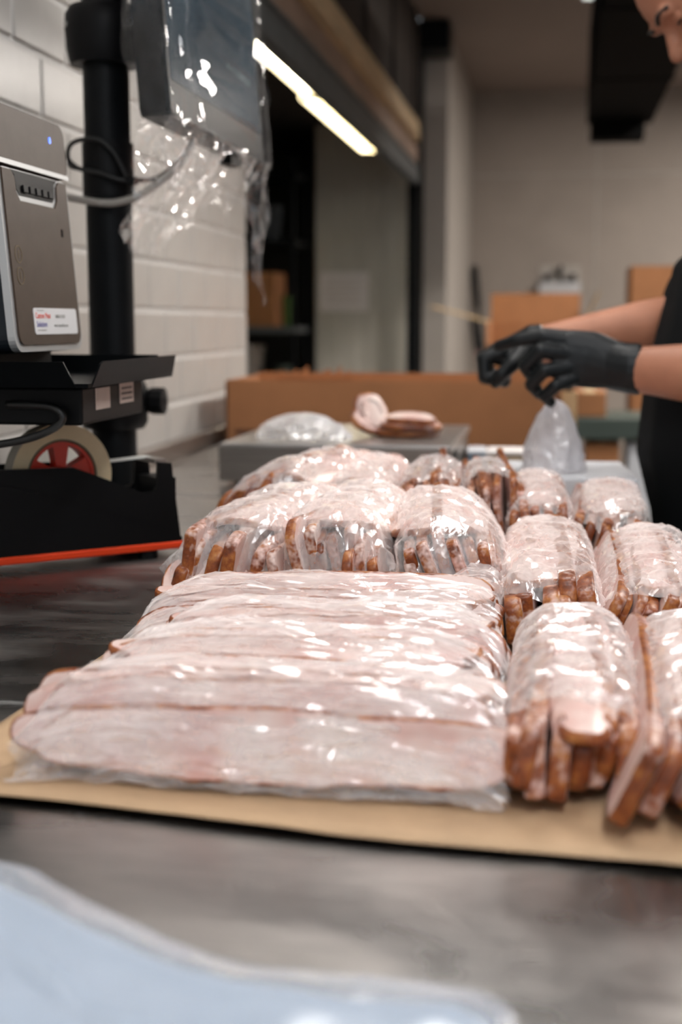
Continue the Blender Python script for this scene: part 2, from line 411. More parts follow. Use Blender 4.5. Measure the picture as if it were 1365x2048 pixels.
# fluorescent lamps hung just inside the opening
def tube_fixture(y0, y1, label, x, z):
    t = thing('fluorescent_lamp', label, 'lamp', (x, y0, z), 0, 'fluorescent lamps under the beam')
    L = y1 - y0
    MB().prism([(-0.075, 0.035), (0.045, 0.035), (0.045, 0.05), (-0.075, 0.05)], 0, L, frame((0, 0, 0), (1, 0, 0), (0, 0, 1)) @ Matrix.Scale(-1, 4, (0, 0, 1))).build('housing', 'fixture_white', t)
    for dx, mm in ((0.026, 'tube_glow'), (-0.052, 'tube_dim')):
        MB().tube([(dx, 0.01, 0.016), (dx, L - 0.01, 0.016)], 0.017, 12, smooth=0).build('tube', mm, t, smooth=True)
    for yy in (0.0, L):
        MB().box(-0.055, 0.045, yy - 0.008, yy + 0.008, 0.0, 0.035).build('tube_holder', 'fixture_white', t)
    for yy in (0.25 * L, 0.75 * L):
        MB().tube([(0, yy, 0.05), (0, yy, 1.45 - z)], 0.004, 6, smooth=0).build('hanger', 'black_steel', t)
tube_fixture(3.62, 5.02, 'near glowing fluorescent lamp under the grey beam, beside the wrapped screen', -0.885, 1.100)
tube_fixture(5.06, 6.62, 'far glowing fluorescent lamp under the grey beam, nearer the black post', -0.900, 1.092)

# black duct hanging from the ceiling on the right
du = thing('air_duct', 'black rectangular air duct hung from the ceiling at the right', 'duct', (0.272, 3.2, 1.25))
MB().box(-0.157, 0.157, 0, 3.8, 0, 0.45, bev=0.006).build('duct_body', 'duct_black', du)
MB().box(-0.142, 0.112, 3.6, 3.8, -0.09, 0.0, bev=0.004).build('outlet_box', 'duct_black', du)
for yy in (0.02, 1.26, 2.52):
    MB().box(-0.163, 0.163, yy, yy + 0.03, -0.005, 0.456).build('joint_flange', 'duct_black', du)
for yy in (0.4, 3.2):
    for xx in (-0.10, 0.10): MB().tube([(xx, yy, 0.44), (xx, yy, CEIL - 1.25)], 0.005, 6, smooth=0).build('hanger_rod', 'duct_black', du)
sl = thing('strip_light', 'pale grey strip lamp on the ceiling beside the black duct', 'lamp', (0.108, 6.05, CEIL - 0.07))
MB().box(-0.03, 0.03, 0, 1.2, 0.03, 0.07).build('housing', 'fixture_white', sl)
MB().box(-0.026, 0.026, 0.01, 1.19, 0.0, 0.03, bev=0.008).build('diffuser', 'strip_lamp', sl)

# ------------------------------------------------------------------ far background things
# storeroom rack with boxes
rk = thing('storage_rack', 'dark wire storage rack in the storeroom beside the grey panel', 'rack', (-1.95, 8.0, -0.9))
for xx in (-0.5, 0.42):
    for yy in (-0.2, 0.2): MB().tube([(xx, yy, 0), (xx, yy, 2.1)], 0.014, 8, smooth=0).build('upright', 'black_steel', rk)
for zz in (0.35, 0.75, 1.12, 1.62, 2.0): MB().box(-0.52, 0.44, -0.22, 0.22, zz, zz + 0.035).build('shelf', 'beam_grey' if zz == 1.12 else 'black_steel', rk)
def carton(name, label, x0, x1, y0, y1, z0, z1, mat='cardboard', group=None, tape=True):
    t = thing(name, label, 'box', ((x0 + x1) / 2, (y0 + y1) / 2, z0), 0, group)
    w, d, h = (x1 - x0) / 2, (y1 - y0) / 2, z1 - z0
    MB().box(-w, w, -d, d, 0, h - 0.004, bev=0.003).build('carton_body', mat, t)
    MB().box(-w, -0.0015, -d, d, h - 0.004, h).build('flap', mat, t)
    MB().box(0.0015, w, -d, d, h - 0.004, h).build('flap', mat, t)
    if tape: MB().box(-0.02, 0.02, -d - 0.0006, d, h, h + 0.0006).build('tape', 'cardboard_pale', t)
    return t
carton('cardboard_carton', 'brown carton on the storeroom rack below the hanging film', -1.885, -1.645, 7.83, 8.15, 0.2555, 0.57)
MB_ = MB
for i, (x, z0, w, h, mm, lab) in enumerate([(-1.60, 0.2555, 0.05, 0.18, 'leaf_green', 'small green tub beside the carton on the storeroom rack'),
                                  (-2.0, 0.7555, 0.30, 0.22, 'wall_dark', 'dark bin on the upper shelf of the storeroom rack'),
                                  (-1.72, 0.7555, 0.20, 0.20, 'navy_plastic', 'dark blue bin on the upper shelf of the storeroom rack'),
                                  (-1.85, -0.1145, 0.22, 0.26, 'steel_dull', 'grey tub on the low shelf of the storeroom rack'),
                                  (-1.62, -0.1145, 0.10, 0.14, 'green_bin', 'green tub on the low shelf of the storeroom rack')]):
    t = thing('storage_tub', lab, 'tub', (x, 7.95, z0))
    MB().lathe([(0.0, 0.0), (w * .42, 0.0), (w * .5, h * .9), (w * .53, h * .9), (w * .53, h * .94), (0.0, h * .94)], 20).build('tub_body', mm, t, smooth=True)
    MB().lathe([(0.0, h * .94), (w * .54, h * .94), (w * .54, h), (0.0, h)], 20).build('lid', mm, t, smooth=True)
sg = thing('paper_notice', 'pale paper notice taped to the grey panel in the storeroom', 'notice', (-1.293, 8.190, 0.35))
MB().box(-0.150, 0.150, -0.0015, 0.0, 0, 0.232).build('sheet', 'white_paper', sg)
for k in range(5): MB().box(-0.11, 0.11 - 0.03 * (k % 2), -0.002, -0.0015, 0.05 + k * 0.033, 0.056 + k * 0.033).build('printed_line', 'label_pink', sg)

# back work table with open cartons
bt = thing('work_table', 'grey work table at the far wall carrying open cartons', 'table', (0.1, 6.2, -0.9))
MB().box(-0.55, 0.65, -0.4, 0.4, 0.72, 0.76).build('tabletop', 'steel_dull', bt)
for xx in (-0.5, 0.6):
    for yy in (-0.35, 0.35): MB().box(xx - 0.02, xx + 0.02, yy - 0.02, yy + 0.02, 0, 0.72).build('leg', 'steel_dull', bt)
oc = thing('open_carton', 'open brown carton with raised flaps behind the gloved hands', 'box', (-0.11, 6.2, -0.1395))
w, d, h = 0.205, 0.2, 0.42
for x0, x1, y0, y1 in ((-w, w, -d, -d + .005), (-w, w, d - .005, d), (-w, -w + .005, -d, d), (w - .005, w, -d, d)):
    MB().box(x0, x1, y0, y1, 0, 0.32 if y1 < -0.1 else h).build('side', 'cardboard', oc)
MB().box(-w, w, -d, d, 0, 0.005).build('bottom', 'cardboard', oc)
MB().box(-w, w, 0, 0.005, 0, 0.135, M=Matrix.Translation((0, d - .005, h)) @ Matrix.Rotation(-0.12, 4, 'X')).build('flap', 'cardboard', oc)
MB().box(-0.26, 0, -d, d, 0, 0.006, M=Matrix.Translation((-w, 0, h)) @ Matrix.Rotation(0.26, 4, 'Y')).build('flap', 'cardboard_pale', oc)
MB().box(0, 0.005, -d, d, 0, 0.18, M=Matrix.Translation((w, 0, h - 0.03)) @ Matrix.Rotation(0.42, 4, 'Y')).build('flap', 'cardboard_pale', oc)
carton('cardboard_carton', 'brown carton stacked at the right edge beside the black shirt', 0.30, 0.68, 6.0, 6.4, 0.36, 0.52)
carton('cardboard_carton', 'lower brown carton under the one beside the black shirt', 0.315, 0.67, 6.0, 6.4, -0.1395, 0.3595)
# hand sink on the far wall
hs = thing('hand_sink', 'small pale hand sink with dark tap on the far wall', 'sink', (0.0, 10.4, 0.40))
bs = MB(); bs.box(-0.15, 0.15, -0.30, -0.29, 0, 0.17).box(-0.15, -0.14, -0.29, 0, 0, 0.17).box(0.14, 0.15, -0.29, 0, 0, 0.17).box(-0.14, 0.14, -0.29, 0, 0, 0.03); bs.build('basin', 'steel_bright', hs)
MB().box(-0.15, 0.15, -0.012, 0, 0.17, 0.30).build('splash_back', 'column_paint', hs)
MB().tube([(0, -0.03, 0.17), (0, -0.03, 0.27), (0, -0.08, 0.29), (0, -0.13, 0.25)], 0.014, 8).build('tap', 'black_steel', hs, smooth=True)
for xx in (-0.09, 0.09): MB().lathe([(0, 0), (0.022, 0), (0.03, 0.04), (0.0, 0.05)], 12, Matrix.Translation((xx, -0.05, 0.19))).build('tap_handle', 'black_steel', hs, smooth=True)
# broom and mop leaning in the corner
for nm, lab, p0, p1, mt, mh in (('broom', 'dark handled broom leaning in the corner by the white partition', (-0.46, 10.2, -0.86), (-0.640, 10.36, 0.70), 'black_steel', 'black_plastic'),
                                ('squeegee', 'maroon handled squeegee leaning beside the broom', (-0.42, 9.9, -0.87), (-0.632, 10.10, 0.31), 'maroon_plastic', 'black_plastic')):
    t = thing(nm, lab, 'tool', (p0[0], p0[1], -0.9))
    q0 = Vector(p0) - Vector((p0[0], p0[1], -0.9)); q1 = Vector(p1) - Vector((p0[0], p0[1], -0.9)); dq = (q1 - q0)
    MB().tube([q0, q0 + dq * .86], 0.014, 8, smooth=0).build('handle', mt, t, smooth=True)
    MB().tube([q0 + dq * .80, q1], 0.024, 8, smooth=0).build('grip', mh, t, smooth=True)
    MB().box(-0.14, 0.14, -0.03, 0.03, 0.0, 0.05, bev=0.008).build('head', mh, t)
# low rack with cartons seen under the forearm
ct = thing('utility_cart', 'grey green utility cart with cartons seen below the gloved hand', 'cart', (0.20, 5.0, -0.9))
for xx in (-0.16, 0.21):
    for yy in (-0.2, 0.2): MB().tube([(xx, yy, 0.0), (xx, yy, 0.98)], 0.016, 8, smooth=0).build('upright', 'black_steel', ct)
for zz in (0.18, 0.775): MB().box(-0.19, 0.23, -0.22, 0.22, zz, zz + 0.075, bev=0.006).build('tray', 'green_bin', ct)
carton('cardboard_carton', 'small brown carton on the top tray of the utility cart', 0.055, 0.17, 4.85, 5.15, -0.0495, 0.035)
carton('cardboard_carton', 'reddish carton on the lower tray of the utility cart', 0.10, 0.22, 4.82, 5.15, -0.6445, -0.14)
carton('white_carton', 'white carton on the lower tray of the utility cart', 0.25, 0.33, 4.82, 5.15, -0.6445, -0.14, 'white_card')
#@@TABLE

# ================================================================== tables and kraft paper
TX = 0.133
tb = thing('steel_table', 'long brushed steel packing table carrying the bagged meat', 'table', (-0.3, 1.3, -0.9))
TY0, TY1 = -1.55, 1.45
def top_piece(y0, y1): MB().box(-0.50, TX + 0.3, y0, y1, 0.86, 0.90, bev=0.002).build('tabletop', 'table_steel', tb)
top_piece(TY0, -0.3765); top_piece(-0.3735, TY1)
MB().box(-0.50, TX + 0.3, -0.3765, -0.3735, 0.87, 0.9012).build('seam', 'chrome', tb)
struct(MB().box(-0.81, -0.778, -0.3, 3.45, 0.0, 0.035, bev=0.003).build('trim_2', 'steel_dull'))
for xx in (-0.44, 0.37):
    for yy in (-0.68, 0.3, 1.38):
        MB().tube([(xx, yy, 0), (xx, yy, 0.86)], 0.02, 12, smooth=0).build('leg', 'steel_dull', tb, smooth=True)
MB().box(-0.46, 0.39, -0.7, 1.4, 0.2, 0.22).build('undershelf', 'steel_dull', tb)
t2 = thing('steel_table', 'second steel table behind the scale carrying the big cardboard tray', 'table', (-0.39, 3.1, -0.9))
MB().box(-0.41, 0.41, -0.34, 0.36, 0.86, 0.898, bev=0.002).build('tabletop', 'table_steel', t2)
for xx in (-0.36, 0.36):
    for yy in (-0.28, 0.30): MB().tube([(xx, yy, 0), (xx, yy, 0.86)], 0.02, 12, smooth=0).build('leg', 'steel_dull', t2, smooth=True)

# brown kraft paper under the bags: slightly buckled sheet with thickness
def paper():
    outline_front = [(-0.345, 0.752), (-0.316, 0.716), (-0.25, 0.712), (-0.165, 0.702), (-0.06, 0.692), (0.06, 0.684), (0.155, 0.676)]
    nx, ny = 60, 60; vs = []; fs = []
    for j in range(ny + 1):
        for i in range(nx + 1):
            s = i / nx; t = j / ny
            x0 = -0.385 + 0.04 * t; x1 = 0.118 + 0.017 * (1 - t)
            x = x0 + (x1 - x0) * s
            yf = 0.727 - 0.060 * s + 0.004 * math.sin(s * 9) + (0.055 * (1 - s / 0.12) ** 2 if s < 0.12 else 0)
            y = yf + (1.985 - yf) * t
            e = min(1.0, min(t, 1 - t, 1 - s) * 22)
            z = 0.0012 + 0.0022 * (1 - e) * (1 + noise.noise(Vector((x * 9, y * 9, 2)))) + 0.0005 * noise.noise(Vector((x * 30, y * 30, 0)))
            z += 0.0012 * max(0, 1 - t * 26) * (0.7 + 0.5 * noise.noise(Vector((x * 12, 0, 7))))
            if s > 0.93: z += (s - 0.93) * 0.02 * (1 + noise.noise(Vector((y * 6, 0, 3))))
            if t > 0.96 and s > 0.8: z += (t - 0.96) * 0.5 * (s - 0.8) * 5
            vs.append((x, y, max(z, 0.0006)))
    for j in range(ny):
        for i in range(nx):
            a = j * (nx + 1) + i; fs.append([a, a + 1, a + nx + 2, a + nx + 1])
    o = MB().add(vs, fs).build('kraft_paper', 'kraft_paper', smooth='all')
    md = o.modifiers.new('thick', 'SOLIDIFY'); md.thickness = 0.0005; md.offset = -1
    return tag(o, 'large sheet of brown kraft paper under the bagged meat', 'paper')
paper()

# ================================================================== pole with printer tray and wrapped screen
PX, PY = -0.648, 1.92
pl = thing('mounting_pole', 'tall black steel pole standing by the block wall', 'pole', (PX, PY, 0))
MB().lathe([(0, 0), (0.075, 0), (0.075, 0.008), (0.04, 0.016), (0.033, 0.02), (0.033, 1.25), (0, 1.25)], 32).build('tube', 'black_steel', pl, smooth=True)
cl = MB().lathe([(0.033, 0.643), (0.050, 0.643), (0.052, 0.648), (0.0555, 0.665), (0.057, 0.69), (0.056, 0.712), (0.050, 0.722), (0.034, 0.726)], 32).build('clamp_collar', 'black_plastic', pl, smooth=True)
for an in (-2.5, -0.6):
    MB().lathe([(0, 0), (0.004, 0), (0.004, 0.004), (0, 0.004)], 10, Matrix.Translation((0.055 * math.cos(an), 0.055 * math.sin(an), 0.695)) @ Matrix.Rotation(an, 4, 'Z') @ Matrix.Rotation(PI / 2, 4, 'Y')).build('screw', 'steel_bright', cl)
MB().box(0.040, 0.130, -0.022, 0.022, 0.655, 0.712, bev=0.005).build('screen_arm', 'black_plastic', pl)
MB().lathe([(0.033, 0.46), (0.037, 0.46), (0.037, 0.535), (0.033, 0.535)], 24).build('cable_sleeve', 'black_plastic', pl, smooth=True)
tc = MB().lathe([(0.033, 0.125), (0.044, 0.125), (0.050, 0.135), (0.050, 0.185), (0.044, 0.20), (0.033, 0.20)], 28).build('tray_clamp', 'black_plastic', pl, smooth=True)
MB().lathe([(0, 0), (0.016, 0), (0.020, 0.01), (0.020, 0.028), (0, 0.032)], 10, Matrix.Translation((0.045, 0.015, 0.165)) @ Matrix.Rotation(PI / 2, 4, 'Y')).build('clamp_knob', 'black_plastic', tc)
# zip tie loop of black cable round the pole
bc = MB().tube([(-0.036, -0.012, 0.497), (-0.047, -0.035, 0.510), (-0.035, -0.050, 0.530), (0.0, -0.052, 0.535), (0.022, -0.047, 0.520), (0.036, -0.040, 0.492), (0.042, -0.036, 0.478)], 0.0032, 8)
bc.tube([(-0.047, -0.034, 0.505), (-0.036, -0.046, 0.497), (0.0, -0.048, 0.490), (0.025, -0.045, 0.481), (0.047, -0.034, 0.478)], 0.0032, 8)
bc.build('cable_loop', 'cable_black', pl, smooth='all')
MB().box(0.038, 0.055, -0.042, -0.030, 0.473, 0.484, bev=0.002).build('cable_clip', 'black_plastic', pl)

# tray carried by the pole
tr = thing('printer_tray', 'black sheet metal tray with raised lips bolted to the pole', 'tray', (-0.63, 1.45, 0.215))
# local: x -0.165..0.165, y -0.15..0.15
MB().box(-0.165, 0.165, -0.15, 0.15, 0, 0.004).build('base', 'black_gloss', tr)
def lip(p0, p1, nrm, name='lip'):
    p0 = Vector(p0); p1 = Vector(p1); n_ = Vector(nrm); d_ = (p1 - p0).normalized()
    a = [p0, p0 + d_ * 0.0, p1]
    h = Vector((0, 0, 0.026)) + n_ * 0.008
    q = [p0, p1, p1 - d_ * 0.010 + h, p1 - d_ * 0.014 + h * 1.0, p0 + d_ * 0.014 + h, p0 + d_ * 0.008 + h * 0.9]
    th = n_ * -0.0022
    vs = q + [v + th for v in q]; n6 = len(q)
    fs = [list(range(n6)), list(range(n6, 2 * n6))[::-1]] + [[i, (i + 1) % n6, n6 + (i + 1) % n6, n6 + i] for i in range(n6)]
    MB().add(vs, fs).build(name, 'black_gloss', tr)
lip((0.165, -0.138, 0), (0.165, 0.15, 0), (1, 0, 0))
lip((-0.165, -0.15, 0), (0.152, -0.15, 0), (0, -1, 0))
lip((-0.165, 0.15, 0), (0.155, 0.15, 0), (0, 1, 0))
MB().box(-0.06, 0.02, 0.15, 0.43, -0.035, -0.005).build('support_arm', 'black_steel', tr)

# power unit slung under the tray
pu = thing('power_unit', 'flat black power unit with pale stickers slung under the tray', 'power unit', (-0.63, 1.45, 0.213))
MB().box(-0.10, 0.140, -0.10, 0.11, -0.040, 0.0, bev=0.003).build('casing', 'black_plastic', pu)
for y0, y1, z0, z1 in ((-0.060, -0.012, -0.026, -0.003), (0.022, 0.072, -0.024, 0.0)):
    st = MB().box(0.1402, 0.1408, y0, y1, z0, z1).build('sticker', 'label_pink', pu, label='pale printed sticker')
    for k in range(3): MB().box(0.1408, 0.1411, y0 + 0.006, y1 - 0.006, z0 + 0.004 + 0.006 * k, z0 + 0.006 + 0.006 * k).build('printed_line', 'print_ink' if y0 > 0 else 'label_pink', st)
cb = MB().tube([(0.06, -0.108, -0.018), (0.112, -0.113, -0.020), (0.122, -0.113, -0.035), (0.085, -0.113, -0.053), (0.02, -0.112, -0.062), (-0.04, -0.11, -0.05), (-0.09, -0.11, -0.035)], 0.0042, 8)
cb.build('cable', 'cable_black', pu, smooth='all')
MB().tube([(-0.09, -0.10, -0.025), (-0.10, -0.112, -0.025), (-0.155, -0.13, -0.055), (-0.175, -0.13, -0.09)], 0.004, 8).build('cable', 'cable_black', pu, smooth='all')
MB().tube([(-0.09, -0.10, -0.035), (-0.11, -0.112, -0.04), (-0.15, -0.12, -0.075), (-0.165, -0.125, -0.11)], 0.004, 8).build('cable', 'cable_black', pu, smooth='all')

# label printer: its front faces +X, leaning back a little
pr = thing('label_printer', 'grey brown label printer with silver bezel standing on the black tray', 'printer', (-0.655, 1.414, 0.2195))
# local frame of the front: a along Y (-0.098..0.098), b up the leaning face, n outward
F0 = Vector((0.105, 0, 0.030)); UPF = Vector((-0.020, 0, 0.25)); LEN = UPF.length
FM = frame(F0, (0, 1, 0), UPF)                       # x = along Y, y = up the face, z = outward (+X)
def rrect(x0, x1, y0, y1, r, k=6):
    pts = []
    for cx_, cy_, a0 in ((x1 - r, y0 + r, -PI / 2), (x1 - r, y1 - r, 0), (x0 + r, y1 - r, PI / 2), (x0 + r, y0 + r, PI)):
        for i in range(k + 1):
            t = a0 + PI / 2 * i / k; pts.append((cx_ + r * math.cos(t), cy_ + r * math.sin(t)))
    return pts
MB().prism(rrect(-0.098, 0.098, 0.0, LEN, 0.018), -0.17, -0.004, FM).build('case', 'navy_plastic', pr)
MB().box(-0.06, 0.075, -0.085, 0.085, 0.0, 0.034).build('foot_base', 'black_plastic', pr)
SPL = 0.186
bz = MB().prism(rrect(-0.098, 0.098, 0.0, SPL + 0.002, 0.016), -0.004, 0.004, FM).build('bezel', 'silver_plastic', pr, label='silver front bezel')
def face_panel():
    # lower face with the U notch of the label slot
    x0, x1, y0, y1, r = -0.0905, 0.0905, 0.007, SPL, 0.013
    pts = [(x1 - r + r * math.cos(t), y0 + r + r * math.sin(t)) for t in [(-PI / 2) + PI / 2 * i / 6 for i in range(7)]]
    pts += [(x1, y1), (0.068, y1), (0.060, y1 - 0.006), (0.058, y1 - 0.022), (0.050, y1 - 0.030), (-0.050, y1 - 0.030), (-0.058, y1 - 0.022), (-0.060, y1 - 0.006), (-0.068, y1), (x0, y1)]
    pts += [(x0 + r + r * math.cos(t), y0 + r + r * math.sin(t)) for t in [PI + PI / 2 * i / 6 for i in range(7)]]
    return MB().prism(pts, 0.0035, 0.0062, FM).build('front_panel', 'printer_face', pr)
fp = face_panel()
sb = MB().prism([(-0.066, SPL + .001), (-0.056, SPL - 0.004), (-0.054, SPL - 0.018), (-0.047, SPL - 0.024), (0.047, SPL - 0.024), (0.054, SPL - 0.018), (0.056, SPL - 0.004), (0.066, SPL + .001)][::-1], 0.004, 0.0046, FM).build('label_slot', 'screen_bezel', pr, label='black label slot')
for k in range(5): MB().prism([(-0.038 + .018 * k, SPL - 0.020), (-0.026 + .018 * k, SPL - 0.020), (-0.026 + .018 * k, SPL - 0.013), (-0.038 + .018 * k, SPL - 0.013)], 0.0046, 0.0068, FM).build('roller', 'black_plastic', sb)
lid = MB().prism(rrect(-0.098, 0.098, SPL + 0.004, LEN, 0.016), -0.004, 0.0066, FM).build('lid', 'printer_face', pr)
MB().prism([(-0.098, SPL + .0045), (0.098, SPL + .0045), (0.098, SPL + 0.0095), (-0.098, SPL + 0.0095)], 0.0066, 0.0074, FM).build('lid_edge', 'silver_plastic', lid)
MB().prism(rrect(0.0485, 0.0545, 0.2265, 0.2335, 0.0028), 0.0066, 0.0072, FM).build('status_light', 'led_blue', lid, label='small blue status light')
MB().prism(rrect(0.060, 0.0655, 0.125, 0.134, 0.002), 0.0062, 0.0066, FM).build('sensor_window', 'black_gloss', fp)
for yy in (0.100, 0.078):
    ring = MB(); prof = [(0.0082, 0), (0.0092, 0), (0.0092, 0.0004), (0.0082, 0.0004)]
    ring.lathe(prof, 20, FM @ Matrix.Translation((-0.071, yy, 0.0062)), closed=True)
    ring.box(-0.0008, 0.0008, -0.004, 0.004, 0, 0.0004, M=FM @ Matrix.Translation((-0.071, yy, 0.0062)))
    ring.build('button_icon', 'tape_core', fp)
stk = MB().prism(rrect(-0.048, 0.080, 0.0175, 0.0455, 0.004), 0.0062, 0.0067, FM).build('sticker', 'label_white', pr, label='white sticker lettered in red and blue')
def put(x, y): return FM @ Matrix.Translation((x, y, 0.0068))
text('lettering', 'Custom Meat', 0.0088, 'ink_red', stk, put(-0.0435, 0.0345), 0.88)
text('lettering', 'Solutions', 0.0088, 'ink_blue', stk, put(-0.0425, 0.0255), 0.92)
text('lettering', '1-888-417-2512', 0.0052, 'ink_grey', stk, put(0.012, 0.035), 0.95)
text('lettering', 'www.CustomMeat.com', 0.0046, 'ink_grey', stk, put(0.008, 0.0255), 0.95)
MB().prism([(-0.040, 0.0215), (-0.016, 0.0215), (-0.016, 0.0222), (-0.040, 0.0222)], 0.0068, 0.0069, FM).build('logo_line', 'ink_grey', stk)
MB().prism([(-0.038, 0.0425), (-0.018, 0.0425), (-0.018, 0.0431), (-0.038, 0.0431)], 0.0068, 0.0069, FM).build('logo_line', 'ink_grey', stk)

# grey cable from the printer past the pole to the screen
gc = thing('grey_cable', 'pale grey cable sagging from the printer across the pole to the screen', 'cable', (-0.70, 1.60, 0.40))
cpts = [(-0.72, 1.55, 0.49), (-0.70, 1.68, 0.465), (-0.675, 1.80, 0.452), (-0.648, 1.868, 0.448), (-0.615, 1.868, 0.448), (-0.575, 1.86, 0.460), (-0.53, 1.88, 0.50), (-0.515, 1.90, 0.535)]
MB().tube([Vector(p) - Vector((-0.70, 1.60, 0.40)) for p in cpts], 0.0052, 10).build('sheath', 'cable_grey', gc, smooth='all')
bk = thing('black_cable', 'thin black cable hanging from the screen to the clip on the pole', 'cable', (-0.55, 1.89, 0.48))
MB().tube([Vector(p) - Vector((-0.55, 1.89, 0.48)) for p in [(-0.592, 1.884, 0.479), (-0.565, 1.885, 0.482), (-0.535, 1.89, 0.505), (-0.518, 1.905, 0.535)]], 0.0034, 8).build('sheath', 'cable_black', bk, smooth='all')

# screen: faces +X, bottom edge parallel to the wall, leaning
SY0, SY1, SZ0 = 1.725, 2.285, 0.545
mo = thing('touch_screen', 'dark touch screen wrapped in clear film hanging off the pole', 'screen', (-0.50, (SY0 + SY1) / 2, SZ0))
hw = (SY1 - SY0) / 2
MMF = frame((0, 0, 0), (0, 1, 0), (-0.028, 0, 0.40))
MB().prism(rrect(-hw, hw, 0.0, 0.42, 0.010), -0.038, 0.0, MMF).build('case', 'screen_bezel', mo, smooth=True)
MB().prism(rrect(-hw + 0.002, hw - 0.002, 0.002, 0.418, 0.008), 0.0, 0.003, MMF).build('bezel', 'screen_bezel', mo)
MB().prism(rrect(-hw + 0.014, hw - 0.014, 0.045, 0.405, 0.004), 0.003, 0.0036, MMF).build('display', 'screen_lit', mo, label='dark blue grey display')
MB().box(-0.075, -0.040, -0.13, -0.06, 0.09, 0.20, bev=0.004).build('mount_plate', 'black_plastic', mo)
MB().box(-0.03, -0.01, 0.10, 0.16, -0.02, 0.0).build('cable_port', 'black_plastic', mo)

# clear film wrapped round the screen, with a slack tail hanging below it
def sheet(rows, nu, nv, fn, name, mat, parent, label=None, origin=Vector((0, 0, 0)), crumple=0.0):
    vs = []; fs = []; rnd = random.Random(nu * 7 + nv)
    for j in range(nv + 1):
        for i in range(nu + 1):
            ju = rnd.uniform(-0.4, 0.4) if crumple and 0 < i < nu else 0; jv = rnd.uniform(-0.4, 0.4) if crumple and 0 < j < nv else 0
            p = Vector(fn((i + ju) / nu, (j + jv) / nv)) - origin
            if crumple: p += Vector((rnd.uniform(-1, 1), rnd.uniform(-1, 1) * 0.5, rnd.uniform(-1, 1) * 0.5)) * crumple
            vs.append(p)
    for j in range(nv):
        for i in range(nu):
            a = j * (nu + 1) + i
            if crumple: fs += [[a, a + 1, a + nu + 1], [a + 1, a + nu + 2, a + nu + 1]] if (i + j) % 2 else [[a, a + 1, a + nu + 2], [a, a + nu + 2, a + nu + 1]]
            else: fs.append([a, a + 1, a + nu + 2, a + nu + 1])
    o = MB().add(vs, fs).build(name, mat, parent, smooth='all', label=label)
    if crumple: o.data.set_sharp_from_angle(angle=math.radians(12))
    return o
wf = thing('plastic_wrap', 'clear crinkled plastic film wrapped over the screen with tails hanging below', 'film', (-0.50, (SY0 + SY1) / 2, SZ0 - 0.16))
WO = Vector((-0.50, (SY0 + SY1) / 2, SZ0 - 0.16)); YC = (SY0 + SY1) / 2
def wrap_env(u, v):
    # closed sleeve round the screen section, u around, v up
    a = u * 2 * PI; z = SZ0 - 0.012 + v * 0.44
    lean = -0.028 * (z - SZ0) / 0.40
    ca, sa = math.cos(a), math.sin(a)
    ex = lambda c, p: (1 if c >= 0 else -1) * abs(c) ** p
    y = YC + (hw + 0.007) * ex(ca, 0.22); x = -0.517 + lean + 0.029 * ex(sa, 0.30)
    p = Vector((x * 14, y * 9, z * 5)); k = ridge(p) * 0.009 + 0.005 * noise.noise(Vector((x * 30, y * 30, z * 16))) + 0.006 * ridge(Vector((y * 16, z * 9, 4 + x)))
    return (x + k * (1 if sa > 0 else -1) * (0.4 + abs(sa)), y + k * 0.8 * ca, z + 0.006 * noise.noise(Vector((a, y * 9, 3))))
sheet(0, 90, 26, wrap_env, 'film_sleeve', 'wrap_film', wf, origin=WO, crumple=0.0012)
def tail_front(u, v):
    # tail below the bottom edge: short at the near corner, long twisted strand at the far corner
    y = SY0 - 0.005 + u * (SY1 - SY0 + 0.010)
    drop = 0.055 + 0.035 * math.sin(u * 7) + 0.16 * max(0, (u - 0.78) / 0.22) ** 1.5 - 0.02 * max(0, 1 - abs(u - 0.62) / 0.12)
    z = SZ0 - 0.002 - v * drop
    squeeze = 1 - 0.55 * v * max(0, (u - 0.7) / 0.3)
    y = SY1 - (SY1 - y) * squeeze - 0.0 * v
    k = 0.012 * ridge(Vector((y * 22, z * 7, 8))) + 0.010 * noise.noise(Vector((y * 18, z * 18, 1)))
    return (-0.497 + k - 0.02 * v + 0.01 * math.sin(u * 20) * v, y + 0.012 * noise.noise(Vector((z * 20, u * 9, 4))) * v, z)
sheet(0, 70, 16, tail_front, 'film_tail', 'tail_film', wf, origin=WO, crumple=0.003)
def tail_back(u, v):
    # wide slack bag of film sagging behind, between pole and block wall end
    y = SY0 + 0.02 + u * (SY1 - SY0 - 0.02)
    drop = 0.125 + 0.05 * math.sin(u * 5.2 + 0.4) + 0.02 * noise.noise(Vector((u * 6, 3, 0)))
    z = SZ0 - 0.0 - v * drop
    k = 0.016 * ridge(Vector((y * 14, z * 14, 3))) + 0.014 * noise.noise(Vector((y * 12, z * 14, 6)))
    return (-0.545 - 0.035 * v + k, y + 0.02 * v * (1 - u) + 0.01 * noise.noise(Vector((z * 15, u * 8, 2))), z)
sheet(0, 60, 16, tail_back, 'film_tail', 'tail_film', wf, origin=WO, crumple=0.003)
#@@DISP

# ================================================================== tape dispenser
DA = math.radians(42)
td = thing('tape_dispenser', 'black desktop tape dispenser with orange stripe and a roll of masking tape', 'tape dispenser', (-0.445, 1.561, 0), DA)
